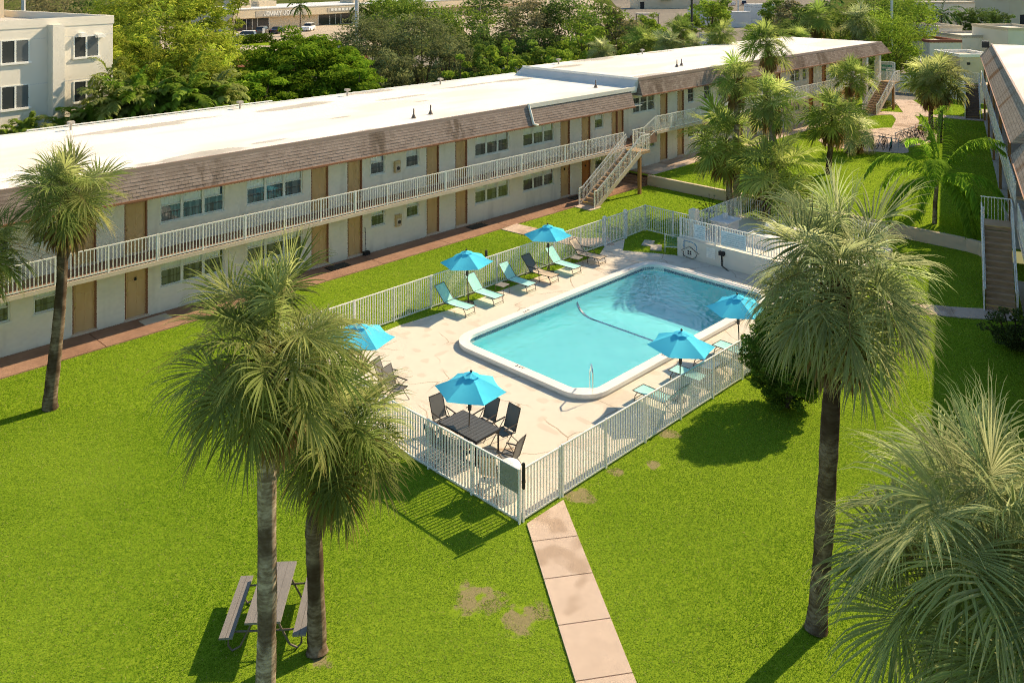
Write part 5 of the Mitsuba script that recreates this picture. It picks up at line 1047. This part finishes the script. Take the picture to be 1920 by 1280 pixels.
for i, (b, h, rad, dk_) in enumerate([((143.91, 88.70, 0), 8.8, 3.2, 2), ((158.51, 95.21, 0), 8.4, 2.6, 0), ((152.57, 79.79, 0), 8.0, 3.2, 0), ((140.91, 70.27, 0), 8.4, 3.2, 3), ((127.99, 83.55, 0), 6.6, 2.2, 0), ((123.90, 87.76, 0), 6.2, 2.4, 2), ((113.87, 83.72, 0), 6.8, 2.0, 3), ((99.22, 127.46, 0), 9.4, 4.2, 2), ((91.13, 121.44, 0), 8.0, 2.6, 0)]):
    mango(b, h, rad, 170 + i, ('tree at the sunny parking lot, left one', 'small tree at the sunny parking lot, right one', 'bushy tree behind the long grey shed', 'brown-green bush behind the trees of the far wing', 'bush before the sheds', 'bush on the sunny lot', 'bush by the gas canopy', 'green tree right of the shops', 'bush at the foot of the light pole by the shops')[i], dk_, size=0.45)
tree('bush', (26.33, 13.38, 0), 3.4, 1.3, 'dense conical dark green shrub beside the pool fence', 'shrub', 190, (0.06, 0.125, 0.02), (0.19, 0.29, 0.04), clumps=420, per=130, size=0.11, rc=0.17, low=0.0, updir=0.15, aspect=0.35, trunk_r=0.08)
tree('bush', (36.20, 9.40, 0), 1.5, 0.9, 'dark shrub in the shade at the right edge below the staircase', 'shrub', 191, (0.051, 0.085, 0.025), (0.119, 0.153, 0.051), clumps=40, per=90, size=0.12, rc=0.28, low=0.0, trunk_r=0.04)
tree('bush', (79.86, 32.64, TZ), 1.9, 1.0, 'pale round shrub under the end of the far wing', 'shrub', 192, (0.272, 0.306, 0.119), (0.425, 0.425, 0.204), clumps=30, per=60, size=0.2, rc=0.3, low=0.0, trunk_r=0.04) if False else None
for i, (x, y, h) in enumerate([(43.2, 26.6, 1.0), (44.6, 25.2, 1.1), (43.4, 23.2, 0.9)]):
    pinnate('yucca', (x, y, 0), (x, y, 0.35), ('spiky plant left of the palm trunk behind the pump yard', 'spiky plant at the foot of the palm before the retaining wall', 'spiky plant right of the palm trunk behind the pump yard')[i], 'plant', 195 + i, L=h, fronds=16, n=4, ll=0.2, col=(0.05, 0.09, 0.03), wid=0.05, tr=(0.05, 0.04), droop=0.5, emin=5)
tree('planting_bed', (86.6, 34.1, TZ), 0.6, 1.6, 'low planting bed in the path circle near the far staircase', 'plants', 198, (0.10, 0.13, 0.03), (0.2, 0.2, 0.06), clumps=40, per=40, size=0.16, rc=0.15, low=0.0, trunk_r=0)
tree('young_tree', (84.6, 33.3, TZ), 2.0, 0.45, 'small young tree at the path junction near the far staircase', 'tree', 199, (0.06, 0.10, 0.02), (0.12, 0.16, 0.04), clumps=14, per=30, size=0.2, rc=0.35, low=0.5, trunk_r=0.04)
for i, (b, h, rad, dk_) in enumerate([((74.44, 55.41, 0), 6.4, 2.4, 0), ((79.62, 55.83, 0), 6.4, 2.4, 2), ((83.21, 55.01, 0), 6.0, 2.2, 0), ((86.80, 54.19, 0), 5.4, 2.0, 0), ((98.46, 68.02, 0), 6.0, 2.6, 2), ((100.10, 76.37, 0), 6.6, 2.6, 1), ((103.66, 62.67, 0), 4.8, 1.8, 3), ((104.51, 53.20, 0), 7.2, 2.6, 1), ((118.30, 64.83, 0), 6.0, 2.6, 2), ((154.39, 56.41, 0), 8.6, 2.6, 1), ((177.62, 64.09, 0), 8.0, 2.4, 1)]):
    mango(b, h, rad, 210 + i, 'green %s behind the far wing, %s' % ('shrub' if i < 7 else 'bushy tree', ('left of the palm clump', 'between the first two clump palms', 'in the middle of the palm clump', 'at the right end of the palm clump', 'before the sunny lot', 'by the leafy trees', 'before the middle shed', 'left of the two large palms', 'below the long shed', 'in the dark gap above the alley', 'left of the white building')[i]), dk_, name='shrub' if i < 7 else 'broadleaf_tree', cat='shrub' if i < 7 else 'tree', low=0.06, size=0.34)


# ---------------------------------------------------------------- what stands around
def frame(ox, oy, ux, uy, flip=1):
    L = math.hypot(ux, uy); ux, uy = ux / L, uy / L; n = (uy * flip, -ux * flip)
    return lambda v: np.column_stack([ox + v[:, 0] * ux + v[:, 1] * n[0], oy + v[:, 0] * uy + v[:, 1] * n[1], v[:, 2]])
def boxes(name, bs, mat, parent, fr):
    m = MB()
    for b in bs: m.box(*b, fn=fr)
    return put(name, m, mat, parent)
# pale three storey block, left: local s runs along the front to the corner (s = 0), second axis points out of the front
A = thing('apartment_block', 'pale grey three storey apartment block with flat roof behind the long building', 'building')
FR = frame(22.14, 56.12, 0.98, 0.19)
ws = [(-10.6, -8.6), (-5.35, -3.35), (-15.5, -13.5)]
boxes('wall', [(-24, 0, -16, 0, -0.1, 10.55)], 'white_stucco', A, FR)
boxes('parapet', [(-24, 0.05, -0.22, 0.04, 10.55, 11.05), (-0.22, 0.05, -16, -0.23, 10.55, 11.05), (-24, -0.23, -16, -15.8, 10.55, 11.05)], 'white_stucco', A, FR)
boxes('roof', [(-23.7, -0.23, -15.8, -0.23, 10.552, 10.6)], 'concrete_grey', A, FR)
for (a, b, c, d) in [(-6.74, -5.22, 8.67, 9.88), (-6.74, -5.22, 6.08, 7.32), (-6.74, -5.22, 3.33, 4.57), (-2.52, -0.99, 8.65, 9.84), (-2.52, -0.99, 6.00, 7.16), (-2.52, -0.99, 3.25, 4.41), (-13.74, -12.22, 8.67, 9.88), (-13.74, -12.22, 6.08, 7.32), (-13.74, -12.22, 3.33, 4.57)]:
    w_ = boxes('window', [(a, b, 0.0, 0.02, c, d)], 'pane_dark', A, FR); nm = w_.split('__')[1]
    boxes(nm + '__frame', [(a - 0.05, a + 0.03, 0.0, 0.05, c, d), (b - 0.03, b + 0.05, 0.0, 0.05, c, d), ((a + b) / 2 - 0.05, (a + b) / 2 + 0.05, 0.0, 0.05, c, d), (a - 0.05, b + 0.05, 0.0, 0.05, d, d + 0.06)], 'window_white', A, FR)
    boxes(nm + '__blind', [((a + b) / 2 + 0.06, b - 0.04, 0.02, 0.03, c + 0.03, d - 0.02)], 'pane_mid', A, FR)
    boxes('sill', [(a - 0.1, b + 0.1, 0.0, 0.14, c - 0.12, c)], 'white_metal', A, FR)
boxes('pilaster', [(-4.11, -3.40, 0.0, 0.55, -0.1, 10.69)], 'white_stucco', A, FR)
boxes('wall_bracket', [(-2.25, -1.92, 0.0, 0.35, 9.85, 10.1)], 'white_metal', A, FR)

for z in (7.3, 4.5, 9.9): boxes('joint', [(-24, 0.0, 0.0, 0.012, z, z + 0.03)], 'grey_wall', A, FR)
boxes('wall_lamp', [(-1.2, -0.7, 0.0, 0.35, 9.75, 9.95)], 'white_metal', A, FR)
boxes('roof_box', [(-5.5, -1.0, -13, -11, 10.6, 11.9)], 'cream_wall', A, FR)
boxes('roof_awning', [(-13.6, -10.0, -4.0, -1.0, 11.6, 12.9)], 'cream_wall', A, FR)

# parking lots and streets
def csheet(name, pts, z, mat): return struct(name, sheet(sg.Polygon(pts), z), mat)
csheet('parking_lot', [(65.93, 147.34), (93.97, 118.52), (120.17, 141.79), (139.65, 164.78), (94.49, 211.19)], 0.02, 'concrete_lot')
csheet('street', [(22.12, 146.48), (113.81, 98.12), (100.16, 86.35), (19.12, 126.62)], 0.01, 'asphalt')
csheet('sunny_lot', [(105.12, 109.93), (101.89, 67.36), (165.57, 109.46), (325.74, 267.49), (272.81, 321.89), (148.44, 162.91)], 0.03, 'concrete_lot')
csheet('storage_yard', [(93.63, 61.51), (103.80, 51.06), (406.90, 184.07), (332.79, 260.23)], 0.05, 'asphalt')
csheet('alley', [(88.66, 35.07), (97.63, 31.58), (170.47, 54.23), (165.22, 59.62)], TZ + 0.01, 'asphalt')
# shops
S = thing('shop_row', 'long low cream row of shops with sign band across the parking lot', 'building')
SF = frame(107.30, 180.82, 0.99, 0.14)
boxes('wall', [(-12, 110, -14, 0, -0.1, 4.2)], 'cream_wall', S, SF)
boxes('sign_band', [(-12, 110, 0.001, 1.6, 2.85, 4.75)], 'cream_wall', S, SF)
boxes('roof_coping', [(-12.1, 110, -14.1, 1.7, 4.75, 4.95)], 'grey_wall', S, SF)
for i, (a, b) in enumerate([(-10.5, -1.2), (13.5, 24.5), (46, 57), (70, 80)]):
    st = boxes('shopfront', [(a, b, 0.0, 0.06, 0.1, 2.6)], 'car_glass', S, SF)
    nm = st.split('__')[1]
    boxes(nm + '__mullion', [(a + (b - a) * t - 0.05, a + (b - a) * t + 0.05, 0.06, 0.12, 0.1, 2.6) for t in (0, 0.33, 0.5, 0.66, 1)], 'white_metal', S, SF)
boxes('sign_board', [(-6.0, 8.5, 1.601, 1.68, 3.05, 4.35)], 'concrete_grey', S, SF)
boxes('sign_board', [(15.0, 25.0, 1.601, 1.68, 3.3, 4.3)], 'concrete_grey', S, SF)
boxes('roof_unit', [(-9, -4.5, -6, -2, 4.95, 7.2), (0, 5, -9, -5, 4.95, 6.2), (28, 34, -8, -3, 4.95, 6.4)], 'cream_wall', S, SF)
tmx = text_mesh("JIMMY JOHN'S", 0.95, 0.06, True); v = np.array(tmx.vertices); v = v * [11.0 / v[:, 0].max(), 1, 1]
tmx = trimesh.Trimesh(SF(np.column_stack([v[:, 0] - 4.0, 1.69 + v[:, 2], 3.22 + v[:, 1]])), tmx.faces, process=False); put('sign_lettering', tmx, 'white_metal', S)
m = MB(); 
for j in range(7): m.box(16.0 + 1.2 * j, 16.8 + 1.2 * j, 1.68, 1.74, 3.5, 4.1, fn=SF)
put('sign_letters', m, 'white_metal', S)
def car(x, y, deg, paint, label, kind='suv', L=4.6):
    k = thing('parked_car', label, 'car', None); to = spun(x, y, 0.03, deg); w = 0.9
    if kind == 'suv': body = [(-2.25, 0.35), (2.25, 0.35), (2.28, 0.8), (2.1, 0.98), (1.15, 1.08), (0.75, 1.08), (-2.2, 1.08), (-2.3, 0.8)]; cab = [(0.85, 1.07), (0.25, 1.68), (-1.95, 1.70), (-2.2, 1.07)]
    else: body = [(-2.25, 0.32), (2.25, 0.32), (2.28, 0.65), (2.05, 0.80), (1.0, 0.92), (-1.7, 0.95), (-2.28, 0.85)]; cab = [(1.0, 0.91), (0.25, 1.40), (-0.95, 1.42), (-1.75, 0.94)]
    m = MB(); e = trimesh.creation.extrude_polygon(sg.Polygon(body).buffer(0.05).difference(sg.MultiPoint([(-1.4, 0.33), (1.4, 0.33)]).buffer(0.40)), 2 * w, engine='earcut'); v = np.array(e.vertices)
    m.add(np.column_stack([v[:, 0], v[:, 2] - w, v[:, 1]]), e.faces); put('body', m, paint, k, to=to, smooth=30)
    cs = sg.Polygon(cab); e = trimesh.creation.extrude_polygon(cs, 1.0, engine='earcut'); v = np.array(e.vertices); hw = np.interp(v[:, 1], [0.92, 1.7], [w - 0.03, w - 0.20])
    put('windows', MB().add(np.column_stack([v[:, 0], (v[:, 2] * 2 - 1) * hw, v[:, 1]]), e.faces), 'car_glass', k, to=to)
    top = max(c[1] for c in cab); xs_ = [c[0] for c in cab if c[1] > top - 0.05]; put('roof', MB().box(min(xs_) - 0.06, max(xs_) + 0.06, -w + 0.2, w - 0.2, top - 0.03, top + 0.035), paint, k, to=to)
    for px_ in (-1.4, 1.4):
        for sy in (-1, 1): put('wheel', trimesh.creation.cylinder(0.34, 0.22, sections=18).apply_transform(trimesh.transformations.translation_matrix([px_, sy * (w - 0.09), 0.34]) @ trimesh.transformations.rotation_matrix(math.pi / 2, [1, 0, 0])), 'rubber', k, to=to, smooth=40)
    for sy in (-1, 1): put('tail_light', MB().box(-2.36, -2.28, sy * 0.7 - 0.14, sy * 0.7 + 0.14, 0.75, 0.95), 'lamp_red', k, to=to); put('headlight', MB().box(2.26, 2.33, sy * 0.65 - 0.18, sy * 0.65 + 0.18, 0.66, 0.82), 'chrome', k, to=to)
    put('rear_window_frame', MB().box(-2.33, -2.29, -0.6, 0.6, 0.55, 0.66), 'black', k, to=to)
for (x, y), dg, pt, lab, kd in [((96.91, 167.13), 40, 'car_grey', 'dark grey car parked nose in before the shops, first from the left', 'suv'), ((100.61, 167.62), 40, 'car_navy', 'dark navy car parked before the shops, second from the left', 'sedan'),
                                ((109.03, 169.00), 220, 'car_white', 'white off-road car with black windows parked facing out before the shops', 'suv'), ((87.01, 157.22), 135, 'car_white', 'white car half hidden by the bamboo on the parking lot', 'suv'),
                                ((84.58, 82.28), 120, 'car_white', 'white car glimpsed under the trees in the street gap', 'sedan'), ((294.06, 170.98), 30, 'car_white', 'white car on the distant lot at the top edge', 'sedan'), ((296.83, 168.14), 30, 'car_navy', 'dark car on the distant lot at the top edge', 'suv'), ((246.80, 147.86), 100, 'car_white', 'white sedan on the distant lot, left one', 'sedan'), ((162.25, 120.03), 120, 'car_grey', 'dark car on the sunny lot', 'suv')]:
    car(x, y, dg, pt, lab, kd)
hm = MB(); hr = np.random.default_rng(5)
hc = hr.uniform([-3.6, -1.0, 0.15], [3.6, 1.0, 1.7], (2200, 3)); hf = frame(84.34, 148.49, 0.99, 0.14); v, f, c = leaves(hr, hf(hc), 0.4, (0.05, 0.10, 0.012), (0.12, 0.17, 0.02)); hm.add(v, f); hm.c.append(c)
one('hedge', hm, 'leaf', 'clipped green hedge block on the parking lot island', 'hedge')
csheet('island', [(80.23, 145.54), (84.58, 141.08), (88.30, 147.29), (83.77, 151.95)], 0.06, 'lawn')
rr = thing('low_house', 'low house with dull red roof half hidden between bamboo and spreading tree', 'building'); HF = frame(42.39, 76.89, 0.90, -0.44)
boxes('wall', [(0, 12, -6, 0, 0, 3.9)], 'cream_wall', rr, HF)
put('roof', MB().add(HF(np.array([(-0.4, 0.5, 3.9), (12.4, 0.5, 3.9), (12.4, -3, 5.0), (-0.4, -3, 5.0), (-0.4, -6.5, 3.9), (12.4, -6.5, 3.9)], float)), [[0, 1, 2, 3], [3, 2, 5, 4]]), 'red_roof', rr)
rr = thing('low_house', 'low house with orange roof beside the grey sheds', 'building'); HF = frame(95.92, 56.29, 0.96, -0.27)
boxes('wall', [(0, 7, -5, 0, 0, 3.0)], 'cream_wall', rr, HF)
put('roof', MB().add(HF(np.array([(-0.4, 0.5, 3.2), (7.4, 0.5, 3.2), (7.4, -2.5, 4.4), (-0.4, -2.5, 4.4), (-0.4, -5.5, 3.2), (7.4, -5.5, 3.2)], float)), [[0, 1, 2, 3], [3, 2, 5, 4]]), 'red_roof', rr)
# sheds and walls behind the far wing
for (nm, lab, fr_, bx, mat) in [
    ('shed', 'tall pale grey shed with a dark side behind the palms', frame(177.93, 113.96, 0.86, -0.51), [(0, 4.2, -3, 0, 0, 4.5)], 'grey_wall'),
    ('shed', 'pale grey block shed with flat cap, middle one', frame(184.11, 107.61, 0.81, -0.58), [(0, 4.9, -3, 0, 0, 3.5), (-0.1, 5.0, -3.1, 0.1, 3.5, 3.7)], 'grey_wall'),
    ('shed', 'long pale blue-grey shed at the right of the three', frame(197.28, 109.85, 0.81, -0.58), [(0, 6.2, -4, 0, 0, 5.0)], 'grey_wall'),
    ('garden_wall', 'low pale wall before the tall grey shed', frame(129.69, 81.80, 0.81, -0.58), [(0, 2.6, -0.3, 0, 0, 3.0)], 'grey_wall')]:
    k = thing(nm, lab, 'shed' if nm == 'shed' else 'wall'); boxes('wall', bx, mat, k, fr_)
k = thing('canopy', 'low dark canopy with posts on the far sunny lot', 'canopy'); CF = frame(175.78, 127.65, 0.81, -0.58)
boxes('roof', [(0, 5, -4, 0, 2.6, 2.9)], 'concrete_grey', k, CF)
for a, b in ((0.2, -0.2), (4.6, -0.2), (0.2, -3.8), (4.6, -3.8)): boxes('post', [(a, a + 0.2, b - 0.1, b + 0.1, 0, 2.6)], 'dark_metal', k, CF)
boxes('counter', [(0.8, 4.2, -3, -1, 0, 1.4)], 'black', k, CF)
k = thing('far_building', 'pale building with teal awning at the top edge beyond the sunny lot', 'building'); CF = frame(244.64, 178.76, 0.81, -0.58)
boxes('wall', [(0, 26, -8, 0, 0, 5.0)], 'cream_wall', k, CF); boxes('awning', [(8, 12, 0, 1.5, 3.0, 4.0)], 'sign_green', k, CF); boxes('door', [(1, 2.4, 0, 0.1, 0, 2.4)], 'black', k, CF)
# white buildings at the top right
def block(name, lab, cat, fr_, w, dpt, z0, z1, mat='white_stucco', cap=True, capmat='cream_wall', win=()):
    k = thing(name, lab, cat); boxes('wall', [(0, w, -dpt, 0, z0, z1)], mat, k, fr_)
    if cap:
        boxes('parapet', [(-0.1, w + 0.1, -0.3, 0.1, z1, z1 + 0.35), (-0.1, 0.2, -dpt, -0.3, z1, z1 + 0.35), (w - 0.2, w + 0.1, -dpt, -0.3, z1, z1 + 0.35), (0.2, w - 0.2, -dpt, -dpt + 0.3, z1, z1 + 0.35)], capmat, k, fr_)
    for q in win: boxes('window', [(q[0], q[1], 0, 0.03, q[2], q[3])], 'dark_room', k, fr_)
    return k
block('white_building', 'large white flat building at the top right behind the coconut palm', 'building', frame(184.56, 65.56, 0.77, -0.64), 18.5, 12, 0, 6.8, win=[(1.5, 4.2, 2.2, 3.6), (0.5, 1.0, 5.2, 6.2)])
block('white_building', 'cream white building at the top right corner', 'building', frame(177.39, 47.12, 0.77, -0.64), 12, 10, 0, 8.0, mat='cream_wall', win=[(2, 3, 3, 5.5)])
block('utility_building', 'small white block with brown roof edge beside the truck', 'building', frame(127.57, 43.83, 0.72, -0.69), 4.4, 7, TZ, 3.7, capmat='red_roof')
block('utility_building', 'taller white block with tan cap behind the small one', 'building', frame(145.11, 48.74, 0.72, -0.69), 4.0, 8, TZ, 4.6)
block('utility_building', 'long low grey-walled flat roof building right of the white blocks', 'building', frame(137.13, 42.61, 0.72, -0.69), 7.4, 9, TZ, 3.9, mat='white_stucco', capmat='concrete_grey')
block('utility_building', 'pale block with cornice at the right edge beyond the right roof', 'building', frame(135.11, 36.08, 0.72, -0.69), 6, 9, TZ, 5.4, mat='white_stucco')
block('utility_building', 'low white roofed annex with small vent behind the right building', 'building', frame(110.17, 34.47, 0.72, -0.69), 4.2, 6, TZ, 3.6, mat='cream_wall', capmat='white_metal', win=[(0.8, 1.2, 2.7, 3.0)])
k = thing('white_wall_fence', 'white panel fence closing the far end of the courtyard', 'fence'); pts = [(98.4, 40.5), (97.6, 37.4), (97.8, 33.2), (95.4, 29.6), (94.2, 26.0)]
for (a, b) in zip(pts[:-1], pts[1:]):
    L = math.hypot(b[0] - a[0], b[1] - a[1]); n = max(1, round(L / 2.0)); WF = frame(a[0], a[1], b[0] - a[0], b[1] - a[1])
    for i in range(n):
        boxes('panel', [(L * i / n + 0.06, L * (i + 1) / n - 0.06, -0.03, 0.03, TZ + 0.05, TZ + 1.85)], 'white_metal', k, WF); boxes('post', [(L * i / n - 0.06, L * i / n + 0.06, -0.07, 0.07, TZ, TZ + 2.0)], 'white_metal', k, WF)
# dump truck in the alley
k = thing('dump_truck', 'pale dump truck with grey bed parked in the alley', 'truck'); TF = frame(115.47, 41.93, 0.81, -0.58)
boxes('bed', [(0, 3.6, -1.1, 1.1, 1.2, 2.4), (3.5, 3.7, -1.15, 1.15, 1.0, 2.7)], 'bike_silver', k, TF); boxes('bed__rib', [(0.5 + 0.75 * i, 0.6 + 0.75 * i, 1.1, 1.16, 1.2, 2.4) for i in range(5)], 'concrete_grey', k, TF)
boxes('cab', [(3.9, 5.7, -1.05, 1.05, 0.9, 2.0), (3.9, 5.2, -1.0, 1.0, 2.0, 2.9)], 'car_white', k, TF); boxes('windscreen', [(5.2, 5.25, -0.9, 0.9, 2.05, 2.8), (4.1, 5.0, 1.0, 1.02, 2.05, 2.75)], 'car_glass', k, TF)
boxes('chassis', [(0, 5.6, -0.5, 0.5, 0.75, 1.0)], 'black', k, TF)
for a in (0.8, 1.8, 4.8):
    for s in (-1, 1):
        w_ = trimesh.creation.cylinder(0.48, 0.3, sections=18).apply_transform(trimesh.transformations.translation_matrix([a, s * 0.95, 0.48 + TZ]) @ trimesh.transformations.rotation_matrix(math.pi / 2, [1, 0, 0])); w_.vertices = TF(np.array(w_.vertices)); put('wheel', w_, 'rubber', k)
# poles
for (nm, xy, h, r_, lab) in [('light_pole', (83.23, 115.22), 13.0, 0.28, 'thick pale light pole beside the shops'), ('utility_pole', (103.00, 66.22), 11.5, 0.16, 'dark utility pole before the tall grey shed'), ('light_pole', (113.78, 43.67), 12.5, 0.16, 'pale street light pole above the alley trees'), ('light_pole', (232.67, 133.71), 15, 0.25, 'pale pole at the top edge on the distant lot'), ('light_pole', (29.88, 98.36), 13.5, 0.2, 'pale pole behind the roof of the pale apartment block')]:
    k = thing(nm, lab, 'pole'); put('shaft', MB().tube([(*xy, 0), (*xy, h)], r_, 8), 'dark_metal' if 'dark' in lab else 'grey_wall', k, smooth=40)
    put('arm', MB().tube([(xy[0], xy[1], h - 0.6), (xy[0] + 1.0, xy[1] - 0.9, h - 0.1)], 0.07, 6).box(xy[0] + 0.8, xy[0] + 1.5, xy[1] - 1.2, xy[1] - 0.7, h - 0.2, h - 0.05), 'grey_wall', k)
for (a, b) in (((103.00, 66.22), (113.78, 43.67)),):
    pts = [(a[0] + (b[0] - a[0]) * t, a[1] + (b[1] - a[1]) * t, 9.3 - 2.4 * 4 * t * (1 - t) * 0.25) for t in np.linspace(0, 1, 12)]
    one('power_line', MB().tube(pts, 0.015, 3), 'dark_metal', 'thin power line hanging between the far poles', 'cable')
sn = thing('parking_sign', 'small white round topped sign at the parking lot entrance', 'sign'); x, y = 88.50, 152.82
put('post', MB().tube([(x, y, 0), (x, y, 1.6)], 0.05), 'grey_wall', sn); put('plate', MB().box(x - 0.25, x + 0.25, y - 0.3, y - 0.24, 1.2, 2.4), 'white_metal', sn)

# ---------------------------------------------------------------- grass blades
gr = np.random.default_rng(99)
block_out = shapely.unary_union([p.buffer(-0.05) for p in PATHS] + [sg.Polygon(wall_curve + [(60, 12), (60, 33.5)]).boundary.buffer(0.13), sg.box(-50, 33.48, 130, 60), COPING, sg.box(36.4, 16.1, 42.4, 24.3)])
fx, fy = 0.71676, 0.69732
def blades(nm, y0, y1, dens, hgt, wid, label):
    area = (y1 - y0) * (y0 + y1) * 0.60; n = int(area * dens)
    Yc = np.sqrt(gr.uniform(y0 ** 2, y1 ** 2, n)); Xc = Yc * gr.uniform(-0.60, 0.60, n)
    x, y = fy * Xc + fx * Yc, -fx * Xc + fy * Yc
    ok = ~shapely.contains_xy(block_out, x, y) & (y < 33.5); x, y = x[ok], y[ok]
    p = np.stack([x, y, 0 * x], -1)
    bare = np.zeros(len(x))
    for (bx, by, _), r in zip(BARE, BR): bare = np.maximum(bare, np.clip((1.0 - np.hypot(x - bx, y - by) / r - 2.4 * (nfbm(p * 2.8, 4, 3) - 0.5)) * 2.5, 0, 1))
    ok = gr.uniform(0, 1, len(x)) > bare * 0.95; x, y, p = x[ok], y[ok], p[ok]; n = len(x)
    z = np.where(shapely.contains_xy(TERRACE, x, y), TZ, 0.0)
    cl = nfbm(p * 1.7, 3, 5); big = nfbm(p * 0.22, 3, 8)
    a = gr.uniform(0, 2 * np.pi, n); hh = hgt * gr.uniform(0.5, 1.3, n) * (0.7 + 0.6 * cl); lean = hh * gr.uniform(0.5, 2.2, n); la = gr.uniform(0, 2 * np.pi, n)
    w = wid * gr.uniform(0.7, 1.3, n)
    b0 = np.stack([x - np.cos(a) * w / 2, y - np.sin(a) * w / 2, z], -1); b1 = np.stack([x + np.cos(a) * w / 2, y + np.sin(a) * w / 2, z], -1); tp = np.stack([x + np.cos(la) * lean, y + np.sin(la) * lean, z + hh], -1)
    v = np.stack([b0, b1, tp], 1).reshape(-1, 3); f = np.arange(3 * n).reshape(-1, 3)
    t = np.clip(0.42 + 1.3 * (big - 0.5) + 0.5 * (cl - 0.5) + gr.normal(0, 0.10, n), 0, 1)[:, None]
    c = np.array([0.15, 0.305, 0.014]) * (1 - t) + np.array([0.41, 0.56, 0.07]) * t; c *= gr.uniform(0.82, 1.12, (n, 1)); dry = gr.uniform(0, 1, n) < 0.03; c[dry] = [0.48, 0.44, 0.2]
    m = MB().add(v, f); m.c.append(np.repeat(c, 3, axis=0))
    k = one(nm, m, 'blade', label, 'grass', kind='stuff'); return n
blades('near_grass', 16.8, 28, 1900, 0.032, 0.014, 'short bright green grass of the near lawn')
blades('middle_grass', 28, 46, 800, 0.036, 0.022, 'short green grass round the pool yard')
blades('terrace_grass', 46, 96, 180, 0.045, 0.045, 'short green grass of the far terrace')
